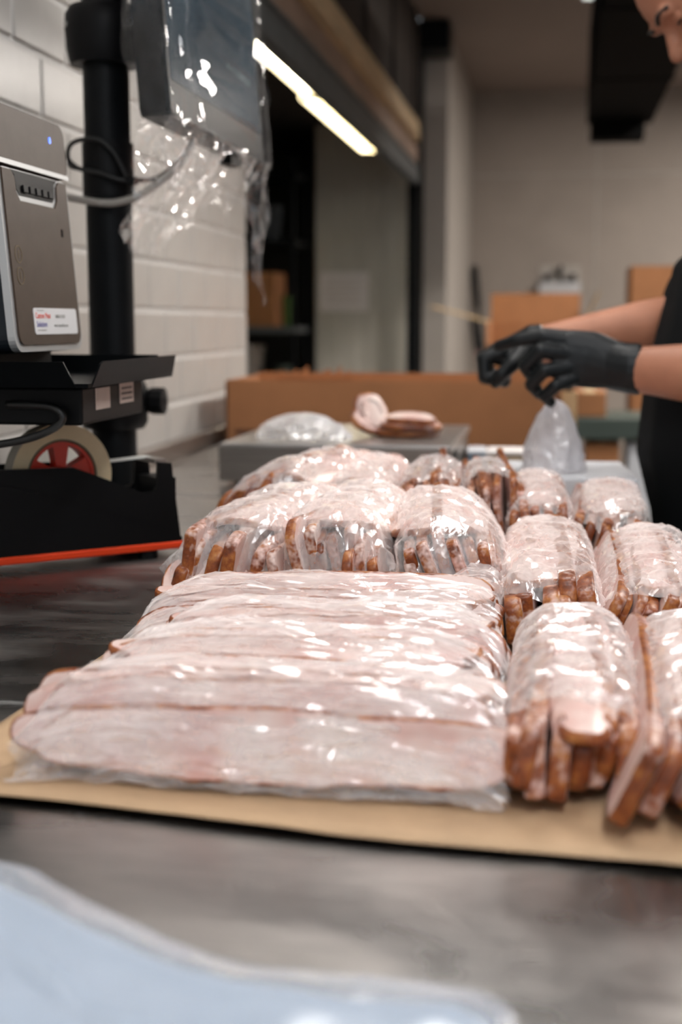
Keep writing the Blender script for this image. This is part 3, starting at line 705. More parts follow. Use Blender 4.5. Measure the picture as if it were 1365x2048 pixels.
# local: x along the dispenser (front tower at 0, back at -0.34), -y is the near side
SIDE = frame((0, 0, 0), (1, 0, 0), (0, 0, 1))        # prism: a = x, b = z, extrude along -y
def side(pts, y0, y1, name, mat):
    return MB().prism(pts, -y1, -y0, SIDE).build(name, mat, td)
prof = [(0.001, 0.019), (-0.010, 0.113), (-0.027, 0.115), (-0.029, 0.086), (-0.034, 0.080), (-0.047, 0.080), (-0.134, 0.115), (-0.222, 0.117), (-0.30, 0.110), (-0.335, 0.06), (-0.335, 0.019)]
low = [(0.001, 0.019), (0.0005, 0.024), (-0.177, 0.088), (-0.222, 0.1), (-0.325, 0.1), (-0.335, 0.06), (-0.335, 0.019)]
side(prof, 0.004, 0.010, 'side_plate', 'black_plastic')
side(prof, 0.070, 0.078, 'side_plate', 'black_plastic')
side(low, 0.0, 0.004, 'side_skirt', 'black_plastic')
MB().box(-0.333, 0.0, 0.010, 0.070, 0.019, 0.05).build('body', 'black_plastic', td)
MB().box(-0.026, -0.002, 0.010, 0.070, 0.05, 0.095).build('cutter_tower', 'black_plastic', td)
MB().box(-0.028, -0.012, 0.014, 0.066, 0.113, 0.118).build('blade', 'steel_dull', td)
MB().box(-0.338, 0.003, -0.003, 0.081, 0.010, 0.019, bev=0.002).build('orange_base', 'orange_plastic', td, label='bright orange base stripe')
for xx in (-0.30, -0.04):
    for yy in (0.012, 0.066): MB().lathe([(0, 0), (0.012, 0), (0.012, 0.0105), (0, 0.0105)], 12, Matrix.Translation((xx, yy, 0.0))).build('rubber_foot', 'black_plastic', td)
RC = Matrix.Translation((-0.134, 0.052, 0.102)) @ Matrix.Rotation(PI / 2, 4, 'X')
rl = thing('tape_roll', 'roll of cream masking tape on a red hub in the dispenser', 'tape', Matrix.Rotation(DA, 4, 'Z') @ Vector((-0.134, 0.0, 0.0)) + Vector((-0.445, 1.561, 0.040)), DA)
RM = Matrix.Translation((0, 0.052, 0.062)) @ Matrix.Rotation(PI / 2, 4, 'X')
tp = MB(); tp.lathe([(0.043, -0.013), (0.0615, -0.013)], 64, RM, 0); tp.lathe([(0.0615, 0.013), (0.043, 0.013)], 64, RM, 0)
tp.lathe([(0.0615, -0.013), (0.0615, 0.013)], 64, RM, 1)
tp.build('tape', ['tape_side', 'tape_face'], rl, smooth=True)
MB().lathe([(0.0405, -0.013), (0.043, -0.013), (0.043, 0.013), (0.0405, 0.013)], 48, RM, closed=True).build('core', 'tape_core', rl, smooth=True)
hb = MB(); hb.lathe([(0.036, -0.012), (0.040, -0.012), (0.040, 0.012), (0.036, 0.012)], 48, RM, closed=True)
hb.lathe([(0.0, -0.014), (0.011, -0.014), (0.012, 0.014), (0.0, 0.014)], 20, RM)
hub = hb.build('hub', 'red_plastic', rl, smooth=True)
for k in range(5):
    a = PI / 2 + 2 * PI * k / 5
    MB().prism([(0.010, -0.0055), (0.037, -0.010), (0.037, 0.010), (0.010, 0.0055)], -0.010, 0.010, RM @ Matrix.Rotation(a, 4, 'Z')).build('spoke', 'red_plastic', hub)
MB().box(0.055, 0.120, 0.040, 0.064, 0.0705, 0.0715, M=Matrix.Rotation(-0.06, 4, 'Y')).build('loose_end', 'tape_end', rl, label='white free end of the tape')

# ================================================================== back of the table: scale, cardboard tray, boxes
sc_ = thing('bench_scale', 'stainless steel bench scale platform behind the bags', 'scale', (-0.378, 2.52, 0))
MB().box(-0.199, 0.199, -0.235, 0.235, 0.012, 0.060, bev=0.003).build('housing', 'steel_dull', sc_)
MB().box(-0.203, 0.203, -0.239, 0.239, 0.058, 0.073, bev=0.004).build('platform', 'steel_bright', sc_)
MB().box(-0.203, 0.203, -0.2405, -0.2385, 0.006, 0.066).build('front_skirt', 'steel_dull', sc_)
MB().box(0.1992, 0.2045, -0.22, -0.12, 0.008, 0.058).build('side_slot', 'black_plastic', sc_)
for xx in (-0.17, 0.17):
    for yy in (-0.2, 0.2): MB().lathe([(0, 0), (0.014, 0), (0.014, 0.0125), (0, 0.0125)], 12, Matrix.Translation((xx, yy, 0))).build('foot', 'black_plastic', sc_)

bx = thing('cardboard_tray', 'long shallow brown cardboard tray box behind the scale', 'box', (-0.37, 3.18, -0.0018))
w, d, h = 0.378, 0.17, 0.152
for x0, x1, y0, y1, hh in ((-w, w, -d, -d + .006, h), (-w, w, d - .006, d, h + 0.006), (-w, -w + .006, -d + .006, d - .006, h), (w - .006, w, -d + .006, d - .006, h)):
    MB().box(x0, x1, y0, y1, 0, hh).build('side', 'cardboard', bx)
MB().box(-w, w, -d, d, 0, 0.006).build('bottom', 'cardboard', bx)
MB().box(-w - 0.0015, -w + 0.004, -d - 0.001, -d + 0.002, 0, h - 0.005).build('corner_crease', 'cardboard_edge', bx)
MB().box(w - 0.012, w - 0.004, -d - 0.0008, -d, 0.03, h - 0.02).build('hand_slot', 'cardboard_edge', bx)
MB().box(-w + 0.02, -w + 0.065, -d - 0.0008, -d, 0.028, 0.040).build('printed_mark', 'cardboard_edge', bx)
rag = MB()
for k in range(7):
    x = -w + 0.05 + k * 0.028
    rag.prism([(x, h - 0.01), (x + 0.026, h - 0.01), (x + 0.024, h + 0.008 + 0.008 * (k % 3)), (x + 0.01, h + 0.004 + 0.006 * ((k + 1) % 2))], -(d - 0.012), -(d - 0.017), frame((0, 0, 0), (1, 0, 0), (0, 0, 1)))
rag.build('torn_edge', 'cardboard', bx)
MB().box(w + 0.001, w + 0.035, -d + 0.05, -d + 0.055, 0.0, 0.13).build('end_flap', 'cardboard_pale', bx)

bb = thing('blue_carton', 'small blue and white box right of the scale', 'box', (-0.155, 2.66, 0), 0.05)
MB().box(-0.018, 0.018, -0.06, 0.06, 0, 0.03, bev=0.0015).build('carton_body', 'blue_card', bb)
MB().box(-0.0182, 0.0182, -0.0602, 0.0602, 0.0295, 0.034, bev=0.001).build('lid', 'white_card', bb)
fc = thing('pale_carton', 'flat pale carton between the blue box and the white bag', 'box', (-0.085, 2.68, 0), -0.03)
MB().box(-0.05, 0.05, -0.05, 0.05, 0, 0.026, bev=0.0015).build('carton_body', 'cardboard_pale', fc)
MB().box(-0.051, 0.051, -0.051, 0.051, 0.024, 0.032, bev=0.001).build('lid', 'white_paper', fc)

wb = thing('white_carton', 'flat white carton at the table edge with a plastic bag on it', 'box', (0.012, 2.125, 0), math.radians(4))
MB().box(-0.098, 0.098, -0.125, 0.125, 0, 0.05, bev=0.002).build('carton_body', 'white_card', wb)
MB().box(-0.1005, 0.1005, -0.1275, 0.1275, 0.018, 0.0535, bev=0.003).build('lid', 'white_card', wb)
MB().box(-0.0965, -0.02, -0.06, -0.058, 0.0535, 0.0538).build('lid_slit', 'ink_grey', wb)
MB().box(0.022, 0.034, 0.02, 0.03, 0.0535, 0.0537).build('printed_dot', 'ink_grey', wb)

def crumpled(name, label, cat, loc, a, b_, h, mat, seed, peak=0.5, pinch=0.0, amp=0.18, nu=72, nv=40, part='film'):
    """closed crumpled pouch: rounded base, irregular peaked top"""
    t = thing(name, label, cat, loc)
    vs = []; fs = []
    for j in range(nv + 1):
        v = j / nv
        for i in range(nu):
            u = 2 * PI * i / nu
            rr = (1 - v ** 2.2) ** 0.5 if pinch == 0 else (1 - pinch * v) * (1 - v ** 6) ** 0.5
            p = Vector((math.cos(u) * 1.6 + seed, math.sin(u) * 1.6, v * 2.0))
            k = 1 + amp * noise.noise(p) + amp * 0.7 * (ridge(p * 1.7) - 0.4) + amp * 0.35 * noise.noise(p * 4)
            z = h * v * (1 + 0.25 * noise.noise(Vector((math.cos(u) + seed, math.sin(u), 5))) * v)
            x = a * rr * math.cos(u) * k + (peak - 0.5) * a * v; y = b_ * rr * math.sin(u) * k
            vs.append((x, y, max(0.0008, z)))
    for j in range(nv):
        for i in range(nu):
            fs.append([j * nu + i, j * nu + (i + 1) % nu, (j + 1) * nu + (i + 1) % nu, (j + 1) * nu + i])
    MB().add(vs, fs).build(part, mat, t, smooth='all')
    return t
crumpled('plastic_bag', 'white plastic bag standing up on the flat white carton', 'bag', (-0.004, 2.085, 0.0545), 0.050, 0.040, 0.102, 'white_bag_film', 3.3, 0.45, 0.42, 0.16)
crumpled('plastic_bag', 'crumpled clear plastic bag lying on the left of the scale', 'bag', (-0.455, 2.40, 0.0735), 0.088, 0.075, 0.042, 'clear_bag_film', 8.1, 0.5, 0.35, 0.22)

# foreground: flat pile of milky plastic bags
fb = thing('poly_bag_pile', 'flat pile of milky plastic bags at the near edge of the table', 'plastic bags', (-0.1, 0.42, 0))
EDGE = [(-0.36, 0.668), (-0.31, 0.645), (-0.278, 0.628), (-0.259, 0.621), (-0.231, 0.603), (-0.201, 0.581), (-0.171, 0.561), (-0.146, 0.548), (-0.122, 0.541), (-0.082, 0.536), (-0.05, 0.535), (-0.029, 0.535), (-0.017, 0.528), (-0.011, 0.516), (-0.010, 0.50)]
def edge_at(s, E_):
    f = s * (len(E_) - 1); i = min(len(E_) - 2, int(f)); t = f - i
    return (E_[i][0] + (E_[i + 1][0] - E_[i][0]) * t, E_[i][1] + (E_[i + 1][1] - E_[i][1]) * t)
def bag_layer(E_, zt, curl, shrink, seed, mat='milky_film'):
    O = Vector((-0.1, 0.42, 0))
    def fn(u, v):
        ex, ey = edge_at(u, E_)
        cx_, cy_ = -0.18 + 0.10 * u, 0.22
        q = shrink + (1 - shrink) * v
        x = ex + (cx_ - ex) * q; y = ey + (cy_ - ey) * q
        z = zt + curl * math.exp(-((v - 0.10) / 0.09) ** 2) * (1 + 0.5 * noise.noise(Vector((u * 4, seed, 0)))) - zt * 0.75 * max(0, 1 - v / 0.05)
        z += 0.0045 * math.exp(-((v - 0.20 - 0.05 * math.sin(u * 4 + seed)) / 0.010) ** 2) + 0.003 * noise.noise(Vector((x * 14, y * 14, seed))) + 0.0012 * noise.noise(Vector((x * 45, y * 45, seed)))
        return (x, y, max(0.001, z))
    o = sheet(0, 90, 50, fn, 'bag_layer', mat, fb, origin=O)
    md = o.modifiers.new('thick', 'SOLIDIFY'); md.thickness = 0.0006
    return o
bag_layer(EDGE, 0.0075, 0.005, 0.0, 1.0, 'clear_edge_film')
bag_layer([(p[0] - 0.004, p[1] - 0.022) for p in EDGE], 0.011, 0.006, 0.0, 5.0)
bag_layer([(-0.36, 0.60), (-0.2, 0.545), (-0.1, 0.512), (-0.01, 0.499), (0.052, 0.494), (0.12, 0.49), (0.16, 0.45)], 0.004, 0.001, 0.0, 9.0)
#@@BAGS

# ================================================================== sliced meat
def slice_mesh(L, H, t, seed, bend=0.0, sq=3.2, taper=0.0, wav=0.10, droop=0.0, sag=0.0, mask=0, lump=0.0, cwid=1.0):
    """long slice standing on its edge: x along, z up from 0, y thickness; 'crust' attribute marks the browned rim"""
    n = 64; out = []
    for i in range(n):
        a = 2 * PI * i / n; ca, sa = math.cos(a), math.sin(a)
        ex = lambda c: (1 if c >= 0 else -1) * abs(c) ** (2 / sq)
        x = L / 2 * ex(ca); z = H / 2 * ex(sa)
        k = 1 + wav * noise.noise(Vector((ca * 1.3 + seed * 7.1, sa * 1.3, seed))) + wav * 0.35 * noise.noise(Vector((x * 60 + seed, z * 60, seed * 3)))
        tp = 1 - taper * (x / L + 0.5)
        out.append(Vector((x * (1 + 0.3 * (k - 1)), 0, z * k * tp)))
    zmin = min(p.z for p in out)
    for p in out: p.z -= zmin
    c = Vector((0, 0, H / 2))
    rings = []                                        # (points, crust value) from rim to centre
    nrm = []
    for i in range(n):
        d = (out[(i + 1) % n] - out[i - 1]).normalized(); nrm.append(Vector((-d.z, 0, d.x)))
    for off, cv in ((0.0, 1.0), (0.0011, 0.85), (0.0028, 0.25), (0.006, 0.0)):
        rings.append(([out[i] + nrm[i] * off * cwid for i in range(n)], cv))
    rings.append(([c + (out[i] - c) * 0.62 for i in range(n)], 0.0))
    rings.append(([c + (out[i] - c) * 0.30 for i in range(n)], 0.0))
    def bendf(p, y):
        x = p.x
        yy = y + lump * noise.noise(Vector((x * 20 + seed, p.z * 26, 3))) + droop * (2 * p.z / H - 1) ** 2 + sag * max(0, -2 * x / L - 0.55) ** 2 + bend * (x / (L / 2)) ** 2 + 0.0025 * noise.noise(Vector((x * 14 + seed * 3, p.z * 10, seed)))
        return (p.x, yy, p.z)
    def cm(i):
        if not mask: return 0.58 + 0.42 * min(1, max(0, 0.6 + 1.5 * noise.noise(Vector((out[i].x * 25, out[i].z * 25, seed)))))
        p = out[i]; q = min(1, max(0, 0.1 + 1.6 * noise.noise(Vector((p.x * 22 + seed, p.z * 40, seed * 2)))))
        return max(q, 1.0 if p.x < -0.44 * L or (mask == 2 and p.x > 0.44 * L) else 0.0)
    vs = []; cr = []; fs = []
    for sgn in (-1, 1):
        for ri, (pts, cv) in enumerate(rings):
            th = t / 2 * (0.86 if ri == 0 else 1.0)
            for i_, p in enumerate(pts): vs.append(bendf(p, sgn * th)); cr.append(cv * cm(i_))
        vs.append(bendf(c, sgn * t / 2)); cr.append(0.0)
    R = len(rings); S = R * n + 1
    for s_ in (0, 1):
        o = s_ * S
        for r in range(R - 1):
            for i in range(n):
                q = [o + r * n + i, o + r * n + (i + 1) % n, o + (r + 1) * n + (i + 1) % n, o + (r + 1) * n + i]
                fs.append(q if s_ else q[::-1])
        for i in range(n): fs.append([o + (R - 1) * n + i, o + (R - 1) * n + (i + 1) % n, o + S - 1])
    # rim: three bands, slightly bulged
    prev = [i for i in range(n)]
    for kk, yy in ((1, -0.25), (2, 0.25)):
        base = len(vs)
        for i in range(n):
            p = out[i] - nrm[i] * 0.0007; vs.append(bendf(p, yy * t)); cr.append(cm(i))
        cur = [base + i for i in range(n)]
        for i in range(n): fs.append([prev[i], prev[(i + 1) % n], cur[(i + 1) % n], cur[i]])
        prev = cur
    for i in range(n): fs.append([prev[i], prev[(i + 1) % n], S + (i + 1) % n, S + i])
    me = bpy.data.meshes.new('slice'); me.from_pydata(vs, [], fs); me.materials.append(MAT['sliced_meat'])
    a = me.attributes.new('crust', 'FLOAT', 'POINT'); a.data.foreach_set('value', cr)
    bm = bmesh.new(); bm.from_mesh(me); bmesh.ops.recalc_face_normals(bm, faces=bm.faces[:]); bm.to_mesh(me); bm.free()
    me.polygons.foreach_set('use_smooth', [True] * len(me.polygons)); me.update()
    return me
_cache = {}
def get_slice(L, H, t, k):
    key = (round(L, 3), round(H, 3), round(t, 4), k)
    if key not in _cache: _cache[key] = slice_mesh(L, H, t, 1.3 + k * 2.17 + L * 11, bend=(0.004, -0.005, 0.002)[k % 3], sq=(7, 5, 9, 3.0, 2.6, 3.4)[k % 6], taper=(0.0, 0.14, -0.12)[k % 3], wav=0.17 if k < 3 else 0.22)
    return _cache[key]

def meat_bag(label, loc, rz, L, W, H, n, lean, film, seed, jx=0.006, hvar=0.12, open0=True, open1=True, skirt=0.006, dome=0.0, extra=(), facets=(60, 56), amp=0.0016, tail=0.22, gap=0.003, shift=None, cover=True, rj=0.03, yj=0.012, cw=1.08, cy=0.0, cx=0.0, csag=0.008, droop0=0.0, over=0.0, fat=1.12):
    """bag lying along local x; slices stand side by side across local y, leaning towards +y by 'lean' degrees.
    film = (x0, x1): how far the bag reaches; slices outside it poke out of the open mouth"""
    rnd = random.Random(seed)
    t = thing('bagged_meat', label, 'bagged meat', loc, math.radians(rz), 'clear bags of sliced smoked meat')
    ph = math.radians(lean); cosp, tanp = math.cos(ph), math.tan(ph)
    st = W * cosp / n * fat
    Hs = H / cosp
    y0 = -W / 2 - H * tanp / 2
    for i in range(n):
        s = (i + 0.5) / n
        hh = (Hs - (0.010 if cover else 0)) * (1 - rnd.uniform(0, hvar)) * (1 - dome * (2 * s - 1) ** 2)
        me = get_slice(L * (1 - 0.03 * (i % 2)), round(hh / 0.006) * 0.006, st, i % 3 + (3 if jx < 0.0095 else 0))
        o = bpy.data.objects.new('slice', me); COL.objects.link(o); o.parent = t
        dx = rnd.uniform(-jx, jx) + (shift[i % len(shift)] if shift else 0)
        o.location = (dx, y0 + W * s, 0.004 + abs(math.sin(ph)) * st * 0.5)
        o.rotation_euler = (-ph + rnd.uniform(-rj, rj), rnd.uniform(-0.5, 0.5) * rj * 0.35, rnd.uniform(-yj, yj))
    if cover:
        me = slice_mesh(L * 0.97, W * cw, 0.007, seed * 1.7, bend=0.002, sq=2.7, wav=0.2, droop=0.010 + dome * 0.06, sag=csag, mask=2 if open1 else 1, lump=0.004)
        o = bpy.data.objects.new('slice', me); COL.objects.link(o); o.parent = t
        o.location = (-0.004 + cx, -W * cw / 2 + H * tanp / 2 + cy, H - 0.0045); o.rotation_euler = (-PI / 2, 0, rnd.uniform(-0.03, 0.03))
    for (ex, ey, ez, rx, ry, rzz, el, eh) in extra:
        me = slice_mesh(el, eh, 0.0095, seed * 2.3, sq=2.5, wav=0.16)
        o = bpy.data.objects.new('slice', me); COL.objects.link(o); o.parent = t
        o.location = (ex, ey, ez); o.rotation_euler = (rx, ry, rzz)
    # film sleeve: crumpled into flat facets
    x0, x1 = film; nt_, nr = facets
    vs = []; fs = []
    p_ = 3.0
    se = lambda v, p2: (1 if v >= 0 else -1) * abs(v) ** (2 / p2)
    for a in range(nt_ + 1):
        for b_ in range(nr):
            tt = (a + (rnd.uniform(-0.38, 0.38) if 0 < a < nt_ else 0)) / nt_
            th = 2 * PI * (b_ + 0.5 * (a % 2) + rnd.uniform(-0.3, 0.3)) / nr
            c, s = math.cos(th), math.sin(th)
            xe0 = x0 + (0.012 * noise.noise(Vector((c * 1.5, s * 1.5, seed * 1.7))) + 0.006 * noise.noise(Vector((c * 5, s * 5, seed)))) * (1 if open0 else 0.3) - over * max(0, s)
            xe1 = x1 + (0.012 * noise.noise(Vector((c * 1.5, s * 1.5, seed * 2.9))) + 0.006 * noise.noise(Vector((c * 5, s * 5, seed + 5)))) * (1 if open1 else 0.3)
            x = xe0 + (xe1 - xe0) * tt
            q = min(1.0, abs(2 * x / (L * 1.03)))
            e = (1 - q ** 5) ** 0.45
            h = H * (tail + (1 - tail) * e) * (1 + 0.05 * noise.noise(Vector((x * 12, seed, 0))))
            wd = W * (0.90 + 0.10 * e)
            m0 = max(0, 1 - (x - xe0) / 0.03) if open0 else 0
            m1 = max(0, 1 - (xe1 - x) / 0.03) if open1 else 0
            fl = skirt * (m0 + m1) * (0.5 + 1.2 * noise.noise(Vector((c * 2.5, s * 2.5, seed + x * 3))))
            yy = (wd / 2 + gap + 0.001) * se(c, p_); zz = h / 2 + (h / 2 + gap + 0.004) * se(s, p_ - (1.1 if dome else 0.3))
            P = Vector((x * 22 + seed * 3.3, yy * 22, zz * 22))
            k = 0.0035 * ridge(P) + 0.002 * noise.noise(P * 0.6) + rnd.uniform(-amp, amp)
            k = max(-gap * 0.4, k) + fl
            yy += k * c; zz += k * s - droop0 * m0 * m0 * max(0, s)
            yy += zz * tanp - H * tanp / 2
            if zz < 0.0025: zz = 0.0025 + 0.0006 * (b_ % 2)
            vs.append((x, yy, zz))
    for a in range(nt_):
        for b_ in range(nr):
            v00 = a * nr + b_; v01 = a * nr + (b_ + 1) % nr; v10 = v00 + nr; v11 = v01 + nr
            if a % 2 == 0: fs += [[v00, v01, v10], [v01, v11, v10]]
            else: fs += [[v00, v01, v11], [v00, v11, v10]]
    if not open0: fs.append([b_ for b_ in range(nr)])
    if not open1: fs.append([nt_ * nr + b_ for b_ in range(nr)])
    o = MB().add(vs, fs).build('film', 'bag_film', t, smooth='all', label='clear plastic film')
    try: o.data.set_sharp_from_angle(angle=math.radians(14))
    except Exception: pass
    return t

# four bags lying across the front left of the paper
LONG = (26, 96); ACROSS = (84, 34); MIX = (48, 52)
meat_bag('front bag of long meat slices lying across the near edge of the paper', (-0.170, 0.800, 0.002), -1, 0.290, 0.088, 0.056, 7, 16, (-0.150, 0.146), 11, jx=0.003,
         shift=[0.006, -0.018, -0.004, 0.0, -0.020, -0.024, -0.008], tail=0.32, cw=0.80, cy=0.012, facets=LONG)
meat_bag('second bag from the front, lying across the paper behind the front bag', (-0.176, 0.905, 0.002), 1, 0.275, 0.064, 0.055, 5, 30, (-0.150, 0.142), 23, jx=0.008, tail=0.25, cw=0.9, facets=LONG)
meat_bag('third bag from the front, lying across the paper', (-0.168, 0.990, 0.002), -2, 0.265, 0.064, 0.055, 5, 38, (-0.142, 0.140), 37, jx=0.008, tail=0.25, cw=0.8, facets=LONG)
meat_bag('fourth bag from the front, lying across the paper before the heap', (-0.190, 1.095, 0.002), 3, 0.300, 0.074, 0.056, 6, 28, (-0.158, 0.145), 41, jx=0.007, tail=0.25, cw=0.95, facets=LONG)
# right hand columns, lying away from the camera (local +x points away, local +y to the left)
meat_bag('bag with brown slice ends poking out, front of the middle column', (0.012, 0.910, 0.002), 90, 0.320, 0.070, 0.060, 8, -6, (-0.118, 0.165), 53, jx=0.016, open1=False, facets=ACROSS,
         rj=0.16, yj=0.05, cw=0.66, cx=-0.010, cy=-0.006, csag=0.03, hvar=0.22, over=0.012, droop0=0.006, fat=1.3)
meat_bag('bag at the right edge of the photo, front of the outer column', (0.091, 0.890, 0.002), 90, 0.350, 0.074, 0.060, 7, -26, (-0.130, 0.175), 61, jx=0.014, open1=False, facets=ACROSS, rj=0.06, yj=0.03, cw=0.9, hvar=0.2, over=0.01)
meat_bag('bag in the middle column just behind the front one', (-0.004, 1.325, 0.002), 91, 0.400, 0.078, 0.064, 8, 4, (-0.172, 0.205), 71, jx=0.014, open1=False, cx=0.03, facets=MIX, rj=0.10, yj=0.03, cw=1.05, hvar=0.15, over=0.020, droop0=0.014, fat=1.55)
meat_bag('bag in the outer column beside the bare strip of kraft paper', (0.083, 1.310, 0.002), 89, 0.390, 0.072, 0.060, 7, -22, (-0.172, 0.200), 83, jx=0.012, open1=False, cx=0.03, facets=MIX, rj=0.08, yj=0.03, cw=0.95, hvar=0.2, over=0.01)
meat_bag('far bag of the middle column before the white carton', (-0.020, 1.765, 0.002), 92, 0.360, 0.068, 0.070, 7, 5, (-0.170, 0.185), 97, jx=0.010, open1=False, cx=0.03, facets=MIX, rj=0.08, hvar=0.2, over=0.01)
meat_bag('far bag of the outer column before the white carton', (0.062, 1.740, 0.002), 90, 0.350, 0.072, 0.064, 7, -16, (-0.165, 0.180), 101, jx=0.012, open1=False, cx=0.03, facets=MIX, rj=0.08, hvar=0.2, over=0.01)
# heap behind: bags with their mouths towards the camera
meat_bag('left bag of the heap, nearest the tape dispenser, brown slice ends in its mouth', (-0.303, 1.400, 0.002), 84, 0.330, 0.094, 0.092, 8, -12, (-0.138, 0.175), 113, jx=0.012, open1=False, cx=0.03, dome=0.25, skirt=0.012, facets=MIX, rj=0.12, yj=0.04, hvar=0.2, over=0.034, droop0=0.028,
         extra=[(-0.176, 0.012, 0.010, -0.95, 0.12, -PI / 2 + 0.1, 0.088, 0.062)])
meat_bag('middle bag of the heap with upright brown slice ends', (-0.205, 1.400, 0.002), 88, 0.330, 0.092, 0.096, 10, 8, (-0.134, 0.175), 127, jx=0.016, open1=False, cx=0.03, dome=0.22, skirt=0.014, facets=MIX, rj=0.16, yj=0.05, hvar=0.22, over=0.040, droop0=0.034)
meat_bag('right bag of the heap with a fan of brown slice ends', (-0.104, 1.395, 0.002), 96, 0.320, 0.100, 0.092, 10, 16, (-0.132, 0.170), 131, jx=0.012, open1=False, cx=0.03, dome=0.25, skirt=0.014, facets=MIX, rj=0.14, yj=0.04, hvar=0.22, over=0.042, droop0=0.034)
meat_bag('low bag wedged right of the heap beside the middle column', (-0.067, 1.205, 0.002), 84, 0.10, 0.040, 0.045, 3, 12, (-0.055, 0.052), 139, jx=0.004, facets=(24, 30))
meat_bag('back left bag of the heap against the scale', (-0.338, 1.80, 0.002), 75, 0.300, 0.086, 0.096, 7, -20, (-0.155, 0.160), 149, open1=False, cx=0.03, dome=0.3, facets=MIX, rj=0.08, hvar=0.2)
meat_bag('second bag in the back row of the heap', (-0.245, 1.82, 0.002), 88, 0.300, 0.078, 0.086, 7, 6, (-0.155, 0.160), 151, open1=False, cx=0.03, dome=0.2, facets=MIX, rj=0.08, hvar=0.2)
meat_bag('third bag in the back row with striped brown edges', (-0.160, 1.80, 0.002), 92, 0.300, 0.074, 0.088, 8, 4, (-0.125, 0.160), 163, jx=0.010, open1=False, cx=0.03, dome=0.2, facets=MIX, rj=0.06, cover=False)
meat_bag('right bag of the back row with many brown slice ends', (-0.080, 1.77, 0.002), 95, 0.300, 0.070, 0.088, 9, 6, (-0.105, 0.160), 173, jx=0.016, open1=False, cx=0.03, dome=0.2, facets=MIX, rj=0.08, yj=0.04, cover=False)
# loose slices piled on the scale
for i, (x, y, z, rx, ry, rz_, L_, H_) in enumerate([(-0.262, 2.405, 0.0815, -1.50, 0.0, 0.15, 0.115, 0.085), (-0.250, 2.400, 0.0925, -1.46, 0.03, 0.25, 0.110, 0.080), (-0.258, 2.402, 0.1035, -1.42, 0.05, 0.10, 0.090, 0.070),
                                             (-0.325, 2.425, 0.0800, -0.75, 0.2, 0.9, 0.070, 0.062), (-0.318, 2.44, 0.0900, -0.45, -0.25, 0.7, 0.065, 0.070)]):
    me = slice_mesh(L_, H_, 0.0105, 40 + i * 3.1, bend=0.008 if i > 2 else 0.003, sq=2.4, wav=0.16, cwid=2.2)
    o = bpy.data.objects.new('meat_slice', me); COL.objects.link(o); o.location = (x, y, z); o.rotation_euler = (rx, ry, rz_)
    tag(o, ['bottom slice of the flat stack on the scale', 'middle slice of the flat stack on the scale', 'small top slice of the flat stack on the scale',
            'curled brown slice at the left of the pile on the scale', 'folded slice standing tallest in the pile on the scale'][i], 'meat slice', 'loose slices on the scale')
#@@PERSON

# ================================================================== the person at the right of the table
def sphere(bmv, bmf, c, r, R=None, nu=14, nv=9):
    o = len(bmv)
    rr = r if isinstance(r, (tuple, list)) else (r, r, r)
    def put_(v):
        v = Vector((v.x * rr[0], v.y * rr[1], v.z * rr[2]))
        if R is not None: v = R @ v
        bmv.append(tuple(Vector(c) + v))
    put_(Vector((0, 0, 1)))
    for j in range(1, nv):
        for i in range(nu):
            a = PI * j / nv; b_ = 2 * PI * i / nu
            put_(Vector((math.sin(a) * math.cos(b_), math.sin(a) * math.sin(b_), math.cos(a))))
    put_(Vector((0, 0, -1)))
    last = len(bmv) - 1
    for i in range(nu):
        bmf.append((o, o + 1 + i, o + 1 + (i + 1) % nu))
        bmf.append((last, o + 1 + (nv - 2) * nu + (i + 1) % nu, o + 1 + (nv - 2) * nu + i))
    for j in range(nv - 2):
        for i in range(nu):
            a = o + 1 + j * nu
            bmf.append((a + i, a + nu + i, a + nu + (i + 1) % nu, a + (i + 1) % nu))
def blend_mesh(name, chains, ells, voxel, mat, parent, origin, smooth_it=4, label=None):
    """chains of tapering balls and ellipsoids fused into one continuous skin"""
    vs, fs = [], []
    for ch in chains:
        for i in range(len(ch) - 1):
            p0, r0 = Vector(ch[i][0]), ch[i][1]; p1, r1 = Vector(ch[i + 1][0]), ch[i + 1][1]
            sc0 = ch[i][2] if len(ch[i]) > 2 else (1, 1, 1); sc1 = ch[i + 1][2] if len(ch[i + 1]) > 2 else sc0
            d = (p1 - p0).length; k = max(2, int(d / (0.30 * min(r0 * min(sc0), r1 * min(sc1)))) + 1)
            for j in range(k + 1):
                t = j / k; r = r0 + (r1 - r0) * t
                sphere(vs, fs, p0.lerp(p1, t) - origin, tuple(r * (sc0[q] + (sc1[q] - sc0[q]) * t) for q in range(3)))
    for c, r, R in ells: sphere(vs, fs, Vector(c) - origin, r, R, 20, 14)
    me = bpy.data.meshes.new(name); me.from_pydata(vs, [], fs)
    o = bpy.data.objects.new(name, me); COL.objects.link(o)
    md = o.modifiers.new('fuse', 'REMESH'); md.mode = 'VOXEL'; md.voxel_size = voxel; md.use_smooth_shade = True
    if smooth_it: s2 = o.modifiers.new('smooth', 'SMOOTH'); s2.iterations = smooth_it; s2.factor = 0.5
    dg = bpy.context.evaluated_depsgraph_get(); m2 = bpy.data.meshes.new_from_object(o.evaluated_get(dg))
    bpy.data.objects.remove(o); bpy.data.meshes.remove(me)
    m2.name = name; m2.materials.clear(); m2.materials.append(MAT[mat])
    m2.polygons.foreach_set('use_smooth', [True] * len(m2.polygons))
    o = bpy.data.objects.new(name, m2); COL.objects.link(o); o.parent = parent
    if label: o['label'] = label
    return o
PO = Vector((0.33, 2.12, -0.9))
pe = thing('person', 'person in black shirt and apron with black gloves, bending over the table', 'person', PO)
HC = Vector((0.205, 2.10, 0.761))                       # head centre
